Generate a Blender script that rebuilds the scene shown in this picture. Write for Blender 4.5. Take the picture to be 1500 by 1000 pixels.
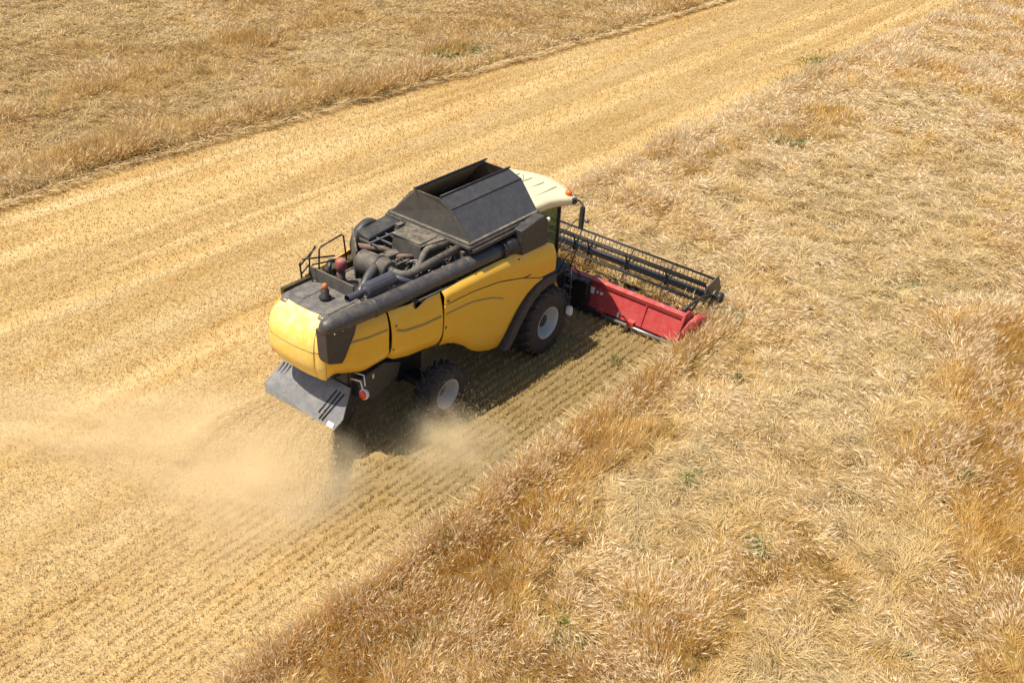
import bpy, bmesh, math, random
import numpy as np
from mathutils import Vector, Matrix
random.seed(7); rng = np.random.default_rng(11)
for o in list(bpy.data.objects): bpy.data.objects.remove(o)
S = bpy.context.scene; C = S.collection
PI = math.pi

# ------------------------------------------------------------ camera
CAM = Vector((-18.568, -13.628, 13.678))
cf = Vector((0.70149, 0.48830, -0.51911)); cr = Vector((0.60481, -0.79318, 0.07120)); cu = Vector((0.37698, 0.36391, 0.85174))
cam = bpy.data.cameras.new('camera'); camo = bpy.data.objects.new('camera', cam); C.objects.link(camo)
cam.sensor_width = 36; cam.lens = 1487.75 / 1500 * 36; cam.clip_end = 4000; cam.clip_start = 0.5
m3 = Matrix((cr, cu, -cf)).transposed().to_4x4(); m3.translation = CAM; camo.matrix_world = m3
S.camera = camo
# ------------------------------------------------------------ light
SD = Vector((-0.40, 0.27, 1.0)).normalized()          # towards the sun
el = math.asin(SD.z); az = math.atan2(SD.x, SD.y)
w = bpy.data.worlds.new('World'); S.world = w; w.use_nodes = True
nt = w.node_tree; sky = nt.nodes.new('ShaderNodeTexSky'); sky.sky_type = 'NISHITA'; sky.sun_disc = False
sky.sun_elevation = el; sky.sun_rotation = az
nt.links.new(sky.outputs[0], nt.nodes['Background'].inputs[0]); nt.nodes['Background'].inputs[1].default_value = 0.085
sl = bpy.data.lights.new('sun', 'SUN'); sl.energy = 5.0; sl.angle = math.radians(0.5); sl.color = (1, 0.91, 0.76)
so = bpy.data.objects.new('sun', sl); C.objects.link(so); so.rotation_euler = (-SD).to_track_quat('-Z', 'Y').to_euler()
S.view_settings.view_transform = 'Standard'; S.view_settings.look = 'None'; S.view_settings.exposure = 0.44; S.view_settings.gamma = 1
S.render.resolution_x = 1024; S.render.resolution_y = 682
try:
    S.cycles.volume_step_rate = 2.0; S.cycles.volume_max_steps = 128; S.cycles.volume_bounces = 4
except Exception: pass

# ------------------------------------------------------------ helpers
def tag(o, label=None, cat=None, group=None, kind=None):
    if label: o['label'] = label
    if cat: o['category'] = cat
    if group: o['group'] = group
    if kind: o['kind'] = kind
    return o

class MB:
    def __init__(s): s.v = []; s.f = []; s.sm = []
    def add(s, vs, fs, smooth=False):
        b = len(s.v); s.v += [tuple(v) for v in vs]; s.f += [tuple(i + b for i in f) for f in fs]; s.sm += [smooth] * len(fs)
    def box(s, a, b, bev=0):
        (x0, y0, z0), (x1, y1, z1) = a, b
        if bev:
            bm = bmesh.new(); bmesh.ops.create_cube(bm, size=1)
            for v in bm.verts: v.co = Vector(((x0 + x1) / 2 + v.co.x * (x1 - x0), (y0 + y1) / 2 + v.co.y * (y1 - y0), (z0 + z1) / 2 + v.co.z * (z1 - z0)))
            bmesh.ops.bevel(bm, geom=bm.edges[:], offset=bev, segments=2, affect='EDGES')
            s.bm(bm); return
        s.hexa([(x0, y0, z0), (x1, y0, z0), (x1, y1, z0), (x0, y1, z0), (x0, y0, z1), (x1, y0, z1), (x1, y1, z1), (x0, y1, z1)])
    def hexa(s, p):
        s.add(p, [(0, 3, 2, 1), (4, 5, 6, 7), (0, 1, 5, 4), (1, 2, 6, 5), (2, 3, 7, 6), (3, 0, 4, 7)])
    def bm(s, bm, smooth=False):
        bm.verts.ensure_lookup_table(); s.add([v.co[:] for v in bm.verts], [[v.index for v in f.verts] for f in bm.faces], smooth); bm.free()
    def tube(s, pts, r, n=12, cap=True, smooth=True):
        pts = [Vector(p) for p in pts]; rr = r if isinstance(r, (list, tuple)) else [r] * len(pts)
        vs = []; up = None
        for i, p in enumerate(pts):
            t = (pts[min(i + 1, len(pts) - 1)] - pts[max(i - 1, 0)]).normalized()
            if up is None: up = Vector((0, 0, 1)) if abs(t.z) < .9 else Vector((1, 0, 0))
            a = t.cross(up).normalized(); b = a.cross(t).normalized(); up = b
            for k in range(n):
                q = 2 * PI * k / n; vs.append(p + (a * math.cos(q) + b * math.sin(q)) * rr[i])
        fs = []
        for i in range(len(pts) - 1):
            for k in range(n):
                k2 = (k + 1) % n; fs.append((i * n + k, i * n + k2, (i + 1) * n + k2, (i + 1) * n + k))
        s.add(vs, fs, smooth)
        if cap: s.add(vs[:n], [tuple(range(n))[::-1]]); s.add(vs[-n:], [tuple(range(n))])
    def lathe(s, prof, c, ax, n=32, smooth=True):        # prof: (radius, offset along axis)
        ax = Vector(ax).normalized(); c = Vector(c); up = Vector((0, 0, 1)) if abs(ax.z) < .9 else Vector((1, 0, 0))
        a = ax.cross(up).normalized(); b = a.cross(ax).normalized(); vs = []
        for r, h in prof:
            for k in range(n):
                q = 2 * PI * k / n; vs.append(c + ax * h + (a * math.cos(q) + b * math.sin(q)) * r)
        fs = [(i * n + k, i * n + (k + 1) % n, (i + 1) * n + (k + 1) % n, (i + 1) * n + k) for i in range(len(prof) - 1) for k in range(n)]
        s.add(vs, fs, smooth)
    def prism(s, poly, axis, a, b):                       # polygon in the plane normal to axis
        def P(p, t):
            return (t, p[0], p[1]) if axis == 0 else (p[0], t, p[1]) if axis == 1 else (p[0], p[1], t)
        n = len(poly); vs = [P(p, a) for p in poly] + [P(p, b) for p in poly]
        fs = [tuple(range(n))[::-1], tuple(range(n, 2 * n))] + [(i, (i + 1) % n, n + (i + 1) % n, n + i) for i in range(n)]
        s.add(vs, fs)
    def plate(s, pts, th, nrm=None):                      # flat polygon with thickness
        pts = [Vector(p) for p in pts]; nn = (pts[1] - pts[0]).cross(pts[2] - pts[0]).normalized() if nrm is None else Vector(nrm).normalized()
        n = len(pts); vs = pts + [p - nn * th for p in pts]
        s.add(vs, [tuple(range(n)), tuple(range(n, 2 * n))[::-1]] + [(i, (i + 1) % n, n + (i + 1) % n, n + i) for i in range(n)])
    def build(s, name, mat, parent=None, bevel=0, solid=0, fix=True):
        me = bpy.data.meshes.new(name); me.from_pydata(s.v, [], s.f); me.update()
        me.polygons.foreach_set('use_smooth', s.sm)
        if fix:
            bm = bmesh.new(); bm.from_mesh(me); bmesh.ops.remove_doubles(bm, verts=bm.verts, dist=1e-4); bmesh.ops.recalc_face_normals(bm, faces=bm.faces); bm.to_mesh(me); bm.free()
        me.materials.append(mat)
        o = bpy.data.objects.new(name, me); C.objects.link(o)
        if parent: o.parent = parent
        if solid:
            md = o.modifiers.new('s', 'SOLIDIFY'); md.thickness = solid; md.offset = -1
        if bevel:
            md = o.modifiers.new('b', 'BEVEL'); md.width = bevel; md.segments = 2; md.limit_method = 'ANGLE'; md.angle_limit = math.radians(35); md.harden_normals = False
        return o

def each(mb, name, mat, parent, **k):
    """one object for every connected piece of the collected mesh"""
    par = list(range(len(mb.v)))
    def find(i):
        while par[i] != i: par[i] = par[par[i]]; i = par[i]
        return i
    for f in mb.f:
        a = find(f[0])
        for i in f[1:]: par[find(i)] = a
    g = {}
    key = {}
    for i, v in enumerate(mb.v):
        kk = tuple(round(c, 4) for c in v)
        if kk in key: par[find(i)] = find(key[kk])
        else: key[kk] = i
    for f, sm in zip(mb.f, mb.sm): g.setdefault(find(f[0]), []).append((f, sm))
    for fl in g.values():
        ids = sorted({i for f, _ in fl for i in f}); mp = {v: q for q, v in enumerate(ids)}
        m2 = MB(); m2.v = [mb.v[i] for i in ids]; m2.f = [tuple(mp[i] for i in f) for f, _ in fl]; m2.sm = [q for _, q in fl]
        m2.build(name, mat, parent, **k)
# ------------------------------------------------------------ materials
def new_mat(name):
    m = bpy.data.materials.new(name); m.use_nodes = True; n = m.node_tree; return m, n, n.nodes['Principled BSDF']
def noise(n, sc, det=4, rough=.6, vec=None):
    t = n.nodes.new('ShaderNodeTexNoise'); t.inputs['Scale'].default_value = sc; t.inputs['Detail'].default_value = det; t.inputs['Roughness'].default_value = rough
    if vec: n.links.new(vec, t.inputs['Vector'])
    return t.outputs['Fac']
def ramp(n, src, stops):
    r = n.nodes.new('ShaderNodeValToRGB'); n.links.new(src, r.inputs[0]); e = r.color_ramp.elements
    while len(e) < len(stops): e.new(.5)
    for k, (p, c) in enumerate(stops): e[k].position = p; e[k].color = (*c, 1) if len(c) == 3 else c
    return r.outputs[0]
def mix(n, f, a, b):
    r = n.nodes.new('ShaderNodeMix'); r.data_type = 'RGBA'
    for s, v in ((0, f), (6, a), (7, b)):
        if hasattr(v, 'links'): n.links.new(v, r.inputs[s])
        else: r.inputs[s].default_value = v if s == 0 else (*v, 1)
    return r.outputs[2]
def mth(n, op, a, b=None, clamp=False):
    r = n.nodes.new('ShaderNodeMath'); r.operation = op; r.use_clamp = clamp
    for i, v in enumerate((a, b)):
        if v is None: continue
        if hasattr(v, 'links'): n.links.new(v, r.inputs[i])
        else: r.inputs[i].default_value = v
    return r.outputs[0]
def painted(name, col, rough=.4, dust=.5, metal=0, dustcol=(.34, .275, .19), coat=0, fine=1):
    """paint or plastic with chaff dust settled in patches, more on faces that look up"""
    m, n, b = new_mat(name)
    tc = n.nodes.new('ShaderNodeTexCoord').outputs['Object']
    geo = n.nodes.new('ShaderNodeNewGeometry'); sx = n.nodes.new('ShaderNodeSeparateXYZ'); n.links.new(geo.outputs['Normal'], sx.inputs[0])
    up = mth(n, 'MAXIMUM', sx.outputs[2], 0.0)
    upw = mth(n, 'ADD', mth(n, 'MULTIPLY', mth(n, 'POWER', up, 2.0), .75), .25)
    big = mth(n, 'MULTIPLY', mth(n, 'SUBTRACT', noise(n, 5.5, 8, .78, tc), .42), 3.4, True)
    sm = mth(n, 'MULTIPLY', mth(n, 'SUBTRACT', noise(n, 60, 3, .75, tc), .50), 4, True)
    f = mth(n, 'MULTIPLY', mth(n, 'ADD', mth(n, 'MULTIPLY', big, .75), mth(n, 'MULTIPLY', sm, .35)), mth(n, 'MULTIPLY', upw, dust), True)
    n.links.new(mix(n, f, col, dustcol), b.inputs['Base Color'])
    b.inputs['Metallic'].default_value = metal
    n.links.new(mth(n, 'ADD', mth(n, 'MULTIPLY', f, .5), rough, True), b.inputs['Roughness'])
    if coat: b.inputs['Coat Weight'].default_value = coat
    bp = n.nodes.new('ShaderNodeBump'); bp.inputs['Strength'].default_value = .12; bp.inputs['Distance'].default_value = .01
    n.links.new(noise(n, 30, 3, .6, tc), bp.inputs['Height']); n.links.new(bp.outputs[0], b.inputs['Normal'])
    return m
M = {}
M['yellow'] = painted('yellow_paint', (.78, .43, .016), .3, 1.1, coat=.15, dustcol=(.78, .58, .26))
M['hood'] = painted('yellow_paint_dusty_sunlit', (.82, .54, .09), .5, 2.2, dustcol=(.90, .77, .48))  # heavier tail dust, with the bleaching of strong sun also put into the colour
M['cream'] = painted('cream_roof', (.74, .64, .42), .4, .35)
M['dark'] = painted('dark_plastic', (.028, .028, .032), .5, .38)
M['black'] = painted('black_metal', (.014, .014, .016), .5, .25)
M['tank'] = painted('tank_sheet', (.060, .060, .067), .38, .32)
M['tankdirty'] = painted('tank_sheet_dusty', (.075, .072, .068), .5, 1.0)
M['engine'] = painted('engine_grey', (.06, .057, .053), .6, 1.1)
M['duct'] = painted('auger_sheet', (.045, .045, .050), .38, .5)
M['steel'] = painted('bare_steel', (.30, .30, .31), .35, .4, metal=.6)
M['chute'] = painted('chute_sheet', (.15, .155, .17), .40, .9, dustcol=(.45, .40, .32))
M['muffler'] = painted('muffler_steel', (.10, .10, .13), .38, .35, metal=.5)
M['red'] = painted('red_paint', (.42, .038, .040), .45, .85, dustcol=(.58, .28, .22))
M['rim'] = painted('rim_paint', (.46, .46, .45), .4, .5)
M['rubber'] = painted('tyre_rubber', (.030, .027, .026), .8, 1.4, dustcol=(.16, .12, .085))
M['white'] = painted('white_plastic', (.75, .74, .70), .4, .2)
M['stripe'] = painted('grey_stripe', (.30, .24, .12), .5, .1)
M['ochre'] = painted('ochre_rubberseal', (.05, .035, .01), .7, .2)
M['sticker'] = painted('sticker_yellow', (.8, .68, .25), .5, .1)
M['rust'] = painted('faded_pipe', (.15, .085, .07), .7, .9)
M['fadedred'] = painted('faded_red', (.30, .06, .06), .5, 1.2)
M['tread'] = painted('deck_sheet', (.10, .10, .105), .4, .85)
def simple(name, col, rough=.4, **k):
    m, n, b = new_mat(name); b.inputs['Base Color'].default_value = (*col, 1); b.inputs['Roughness'].default_value = rough
    for a, v in k.items(): b.inputs[a.replace('_', ' ')].default_value = v
    return m
M['orange'] = simple('orange_lens', (.85, .20, .02), .15, Transmission_Weight=.3)
M['orange_dull'] = simple('orange_dull', (.50, .16, .06), .4)
M['redlens'] = simple('red_lens', (.75, .05, .02), .15)
M['glass'] = simple('tinted_glass', (.30, .40, .22), .04, Transmission_Weight=.75, IOR=1.2)
M['hubdark'] = painted('hub', (.10, .075, .06), .6, .6)
M['bounce_grey'] = painted('tank_bounce_plate', (.20, .19, .17), .6, 1.0)
M['grain'] = painted('grain', (.55, .38, .16), .9, .3)
M['reeltube'] = painted('reel_tube_paint', (.035, .038, .045), .22, .2)
M['mirror'] = simple('mirror_glass', (.6, .6, .6), .05, Metallic=1.0)
M['seatcloth'] = simple('seat_cloth', (.03, .03, .035), .9)

# ------------------------------------------------------------ numpy noise
def h2(ix, iy, s):
    n = (ix.astype(np.int64) * 374761393 + iy.astype(np.int64) * 668265263 + s * 1442695041) & 0xffffffff
    n = ((n ^ (n >> 13)) * 1274126177) & 0xffffffff
    return ((n ^ (n >> 16)) & 0xffff) / 65535.0
def vn(x, y, s=0):
    ix = np.floor(x); iy = np.floor(y); fx = x - ix; fy = y - iy; fx = fx * fx * (3 - 2 * fx); fy = fy * fy * (3 - 2 * fy)
    a = h2(ix, iy, s); b = h2(ix + 1, iy, s); c = h2(ix, iy + 1, s); d = h2(ix + 1, iy + 1, s)
    return (a * (1 - fx) + b * fx) * (1 - fy) + (c * (1 - fx) + d * fx) * fy
def fbm(x, y, s=0, o=4):
    r = 0; a = .5; t = 0
    for k in range(o): r = r + a * vn(x * 2 ** k + 17.3 * k, y * 2 ** k - 9.1 * k, s + k); t += a; a *= .5
    return r / t
def sstep(a, b, x):
    t = np.clip((x - a) / (b - a), 0, 1); return t * t * (3 - 2 * t)

# where the standing crop begins: the right edge of the fresh cut, the header, the old swath edge, the far left edge
def edge_right(x, y):      # >0 inside the right crop
    wob = .28 * (fbm(x * .7, y * .3, 3) - .5) + .5 * (fbm(x * .16, 0 * y, 4) - .5)
    near = -4.12 - .12 * sstep(-1.0, 1.5, x) + wob * (1 - .5 * sstep(0, 2, x)) - y
    far = np.interp(x, [4, 10, 56], [3.95, 3.7, 3.1]) + wob * .15 - y
    t = sstep(4.15, 4.5, x + .4 * (fbm(x * 2, y * 2, 5) - .5))
    return near * (1 - t) + far * t
def edge_left(x, y):
    e = np.interp(x, [-15, -4.8, 0, 9.6, 22.4, 36.7, 60], [15.2, 15.24, 15.56, 15.3, 14.35, 14.15, 14.0])
    return y - e - .7 * (fbm(x * .25, y * .1, 8) - .5) - .5 * (fbm(x * 1.1, y * .6, 9) - .5)
LODGE = [(3, -7, 5, 3, 1), (11, -8, 5, 3, .9), (-1.5, -8.5, 2.5, 2.5, .8), (-3.5, -7.0, 1.5, 1.5, .8), (18, -6, 8, 4, .8), (8, -1.5, 4, 2, .5), (25, -4, 12, 4, .6)]
STAND = [(8.6, -11, 3, 1.6, 1), (3.9, -11.5, 3, 1.2, 1), (-6.5, -5.2, 2.2, 1.1, 1), (-2.5, -5.3, 1.6, .8, 1), (-9.5, -5.5, 2.5, 1.5, .8), (12, 1, 3, 2, .35), (-6.5, -9, 2, 1, .7), (1, -12.5, 3, 1, .6), (18, 2.5, 6, 1.2, .2), (5.2, -4.7, 1.2, .5, .7), (-1, 16.9, 3, .8, 1.3), (6, 16.4, 4, .6, 1.1), (13, 16.0, 3, .5, 1.2), (18.3, 17.0, 1.6, .7, 2.0), (30, 15.5, 8, .8, 1.0), (3, 22, 5, 1.2, 1), (14, 24, 6, 1.2, .8)]
def lodge(x, y):
    r = .52 + .95 * (fbm(x * .33, y * .33, 21) - .5) * 1.6 + .7 * (fbm(x * .95, y * .95, 25) - .5)
    for (cx, cy, sx, sy, w_) in LODGE: r = r + .55 * w_ * np.exp(-((x - cx) / sx) ** 2 - ((y - cy) / sy) ** 2)
    for (cx, cy, sx, sy, w_) in STAND: r = r - .85 * w_ * np.exp(-((x - cx) / sx) ** 2 - ((y - cy) / sy) ** 2)
    r = r + .35 * (y > 12) + .35 * sstep(1.6, 2.8, y) * (y < 10) * (x > 4)
    return np.clip(r, 0, 1)
def canopy(x, y):          # height of the matted straw under the ears
    l = lodge(x, y)
    h = (.33 - .10 * l) * (.75 + .5 * fbm(x * 1.3, y * 1.3, 31)) + (.55 - .2 * l) * (fbm(x * 2.4, y * 2.4, 33, 3) - .5)
    return np.maximum(h, .02)
def row_swath(x, y):
    return (np.maximum(edge_right(x, y), edge_left(x, y)) < 0)

def visible(x, y, mg=3.5, z=.3):
    dx = x - CAM.x; dy = y - CAM.y; dz = z - CAM.z
    zf = dx * cf.x + dy * cf.y + dz * cf.z; u = dx * cr.x + dy * cr.y + dz * cr.z; v = dx * cu.x + dy * cu.y + dz * cu.z
    zf = np.maximum(zf, 1e-3); k = 1487.75
    m = mg * k / zf + 12
    return (np.abs(u / zf * k) < 750 + m) & (np.abs(v / zf * k) < 500 + m) & (zf > 2)
def scatter(n0, pw, mask, box=(-18, 75, -18, 48), dmax=95):
    """world-space scatter, thinner with distance from the place the photo was taken"""
    out = []
    x0, x1, y0, y1 = box; st = 3.0
    gx, gy = np.meshgrid(np.arange(x0, x1, st), np.arange(y0, y1, st)); gx = gx.ravel(); gy = gy.ravel()
    cx = gx + st / 2; cy = gy + st / 2
    d = np.sqrt((cx - CAM.x) ** 2 + (cy - CAM.y) ** 2 + CAM.z ** 2)
    ok = visible(cx, cy, 6.0) & (d < dmax)
    gx, gy, d = gx[ok], gy[ok], d[ok]
    cnt = (n0 * st * st * (19 / d) ** pw).astype(int)
    ii = np.repeat(np.arange(len(gx)), cnt)
    x = gx[ii] + rng.random(len(ii)) * st; y = gy[ii] + rng.random(len(ii)) * st
    k = mask(x, y) & visible(x, y)
    x, y = x[k], y[k]; d = np.sqrt((x - CAM.x) ** 2 + (y - CAM.y) ** 2 + CAM.z ** 2)
    return x, y, d

def ribbons(x, y, z, L, W_, phi, th, bend, col, twist=None, tipw=.15):
    """bent tapered blades: 5 vertices, a quad and a triangle each"""
    n = len(x); d0 = np.stack([np.sin(th) * np.cos(phi), np.sin(th) * np.sin(phi), np.cos(th)], 1)
    th2 = np.clip(th + bend, -.3, 2.6); d1 = np.stack([np.sin(th2) * np.cos(phi), np.sin(th2) * np.sin(phi), np.cos(th2)], 1)
    p0 = np.stack([x, y, z], 1); p1 = p0 + d0 * (L * .55)[:, None]; p2 = p1 + d1 * (L * .45)[:, None]
    a = phi + PI / 2 + (rng.random(n) - .5) * (2.2 if twist is None else twist)
    wv = np.stack([np.cos(a), np.sin(a), (rng.random(n) - .5) * .6], 1) * (W_ / 2)[:, None]
    V = np.stack([p0 - wv, p0 + wv, p1 - wv * .9, p1 + wv * .9, p2], 1).reshape(-1, 3)
    b = (np.arange(n) * 5)[:, None]
    q = (b + np.array([[0, 1, 3, 2]])); t = (b + np.array([[2, 3, 4]]))
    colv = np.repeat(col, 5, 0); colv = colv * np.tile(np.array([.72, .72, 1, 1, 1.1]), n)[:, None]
    return V, q, t, colv, p1, p2, d1
def diamonds(p, d, L, W_, col):
    n = len(p); a = rng.random(n) * 2 * PI; r = np.stack([np.cos(a), np.sin(a), (rng.random(n) - .5)], 1)
    s = np.cross(d, r); s /= (np.linalg.norm(s, axis=1)[:, None] + 1e-6)
    q0 = p; q1 = p + d * (L * .4)[:, None] + s * (W_ / 2)[:, None]; q3 = p + d * (L * .4)[:, None] - s * (W_ / 2)[:, None]; q2 = p + d * L[:, None]
    V = np.stack([q0, q1, q2, q3], 1).reshape(-1, 3); b = (np.arange(n) * 4)[:, None]
    return V, b + np.array([[0, 1, 2, 3]]), np.repeat(col, 4, 0)
def mesh_np(name, parts, mats, kind_mat=None):
    """parts: list of (V, quads or None, tris or None, colors, material index)"""
    VV = []; LI = []; LS = []; LT = []; CC = []; MI = []; off = 0; lo = 0
    for V, Q, T, Cc, mi in parts:
        VV.append(V); CC.append(Cc)
        for F in (Q, T):
            if F is None or len(F) == 0: continue
            k = F.shape[1]; LI.append((F + off).ravel()); LS.append(lo + np.arange(len(F)) * k); LT.append(np.full(len(F), k)); lo += len(F) * k; MI.append(np.full(len(F), mi))
        off += len(V)
    V = np.concatenate(VV); li = np.concatenate(LI); ls = np.concatenate(LS); lt = np.concatenate(LT); cc = np.concatenate(CC); mi = np.concatenate(MI)
    me = bpy.data.meshes.new(name); me.vertices.add(len(V)); me.vertices.foreach_set('co', V.astype(np.float32).ravel())
    me.loops.add(len(li)); me.loops.foreach_set('vertex_index', li.astype(np.int32))
    me.polygons.add(len(ls)); me.polygons.foreach_set('loop_start', ls.astype(np.int32)); me.polygons.foreach_set('loop_total', lt.astype(np.int32))
    me.polygons.foreach_set('material_index', mi.astype(np.int32))
    at = me.color_attributes.new('col', 'FLOAT_COLOR', 'POINT'); c4 = np.concatenate([np.clip(cc, 0, 1), np.ones((len(cc), 1))], 1); at.data.foreach_set('color', c4.astype(np.float32).ravel())
    me.update(calc_edges=True); me.validate()
    for m in mats: me.materials.append(m)
    o = bpy.data.objects.new(name, me); C.objects.link(o); print(name, len(V), len(ls)); return o
def straw_mat(name, trans=.3, gloss=.12, bump=False):
    m, n, b = new_mat(name)
    at = n.nodes.new('ShaderNodeAttribute'); at.attribute_name = 'col'
    if bump:
        tc = n.nodes.new('ShaderNodeTexCoord').outputs['Object']
        mp = n.nodes.new('ShaderNodeMapping'); n.links.new(tc, mp.inputs[0]); mp.inputs['Scale'].default_value = (14, 40, 20)
        f1 = noise(n, 1, 5, .75, mp.outputs[0]); f2 = noise(n, 30, 4, .7, tc)
        f = mth(n, 'ADD', mth(n, 'MULTIPLY', f1, .5), mth(n, 'MULTIPLY', f2, .5))
        v = n.nodes.new('ShaderNodeHueSaturation'); n.links.new(at.outputs[0], v.inputs['Color'])
        n.links.new(mth(n, 'ADD', mth(n, 'MULTIPLY', mth(n, 'SUBTRACT', f, .5), 2.6), 1.0), v.inputs['Value'])
        n.links.new(v.outputs[0], b.inputs['Base Color'])
        bp = n.nodes.new('ShaderNodeBump'); bp.inputs['Strength'].default_value = .9; bp.inputs['Distance'].default_value = .04
        n.links.new(f, bp.inputs['Height']); n.links.new(bp.outputs[0], b.inputs['Normal']); b.inputs['Roughness'].default_value = .9
        b.inputs['Specular IOR Level'].default_value = .2
        return m
    b.inputs['Roughness'].default_value = .55; b.inputs['Specular IOR Level'].default_value = gloss * 3
    n.links.new(at.outputs[0], b.inputs['Base Color'])
    tr = n.nodes.new('ShaderNodeBsdfTranslucent'); n.links.new(at.outputs[0], tr.inputs[0])
    mx = n.nodes.new('ShaderNodeMixShader'); mx.inputs[0].default_value = trans
    n.links.new(b.outputs[0], mx.inputs[1]); n.links.new(tr.outputs[0], mx.inputs[2]); n.links.new(mx.outputs[0], n.nodes['Material Output'].inputs[0])
    return m
M['straw'] = straw_mat('straw', trans=.35); M['chaff'] = straw_mat('chaff', trans=.5); M['thatch'] = straw_mat('matted_straw', bump=True)

GOLD = np.array([.66, .42, .11]); PALE = np.array([.76, .60, .33]); BROWN = np.array([.48, .30, .10]); EAR = np.array([.86, .72, .50]); GREEN = np.array([.16, .22, .07]); TAN = np.array([.54, .375, .155])
def pick(x, y, l, n, tan=0):
    r = rng.random(n); f = fbm(x * .5, y * .5, 41)
    pal = np.clip(.05 + .85 * l + .7 * (f - .5), 0, 1)
    c = GOLD * (1 - pal)[:, None] + PALE * pal[:, None]
    br = (rng.random(n) < .14)[:, None]; c = np.where(br, BROWN * .5 + c * .5, c)
    c = c * (1 - tan)[:, None] + (TAN * .8 + c * .2) * tan[:, None] if not np.isscalar(tan) else c
    c = c * (.62 + .62 * r)[:, None] * (1.0 + .10 * (1 - l))[:, None]
    return c

# ------------------------------------------------------------ ground (structure)
def build_ground():
    xs = np.concatenate([[-1500, -300, -80], np.arange(-24, 80, .5), [150, 400, 1500]]); ys = np.concatenate([[-1500, -300, -60], np.arange(-22, 52, .5), [120, 400, 1500]])
    X, Y = np.meshgrid(xs, ys); V = np.stack([X.ravel(), Y.ravel(), np.zeros(X.size)], 1)
    nx = len(xs); ny = len(ys); i = (np.arange(ny - 1)[:, None] * nx + np.arange(nx - 1)[None]).ravel()
    Q = np.stack([i, i + 1, i + nx + 1, i + nx], 1)
    m, n, b = new_mat('field_ground')
    tc = n.nodes.new('ShaderNodeTexCoord').outputs['Object']; sx = n.nodes.new('ShaderNodeSeparateXYZ'); n.links.new(tc, sx.inputs[0])
    wob = mth(n, 'MULTIPLY', mth(n, 'SUBTRACT', noise(n, .35, 3, .6, tc), .5), 1.2)
    yy = mth(n, 'ADD', sx.outputs[1], wob)
    mp = n.nodes.new('ShaderNodeMapping'); n.links.new(tc, mp.inputs[0]); mp.inputs['Scale'].default_value = (.10, 1.1, 1)
    band = noise(n, 1, 4, .62, mp.outputs[0])
    mp2 = n.nodes.new('ShaderNodeMapping'); n.links.new(tc, mp2.inputs[0]); mp2.inputs['Scale'].default_value = (5, 16, 5)
    fine = noise(n, 1, 6, .75, mp2.outputs[0]); fine2 = noise(n, 38, 4, .7, tc)
    base = ramp(n, band, [(.30, (.44, .285, .10)), (.5, (.53, .375, .17)), (.68, (.60, .455, .24))])
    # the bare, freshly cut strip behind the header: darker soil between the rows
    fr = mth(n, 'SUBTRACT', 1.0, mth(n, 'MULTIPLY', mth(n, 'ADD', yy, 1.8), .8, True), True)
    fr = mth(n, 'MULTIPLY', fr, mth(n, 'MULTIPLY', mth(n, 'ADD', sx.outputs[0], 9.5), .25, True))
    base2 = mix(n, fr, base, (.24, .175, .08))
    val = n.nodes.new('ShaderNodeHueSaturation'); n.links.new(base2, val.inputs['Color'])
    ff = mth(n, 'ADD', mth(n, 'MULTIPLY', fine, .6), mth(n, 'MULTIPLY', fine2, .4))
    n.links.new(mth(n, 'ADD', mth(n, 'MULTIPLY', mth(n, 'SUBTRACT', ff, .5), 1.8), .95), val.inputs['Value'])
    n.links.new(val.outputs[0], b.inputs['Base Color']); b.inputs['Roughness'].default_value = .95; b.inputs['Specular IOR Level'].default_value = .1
    bp = n.nodes.new('ShaderNodeBump'); bp.inputs['Strength'].default_value = .5; bp.inputs['Distance'].default_value = .03
    n.links.new(ff, bp.inputs['Height']); n.links.new(bp.outputs[0], b.inputs['Normal'])
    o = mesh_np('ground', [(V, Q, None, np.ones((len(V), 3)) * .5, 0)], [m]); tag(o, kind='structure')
build_ground()

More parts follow.
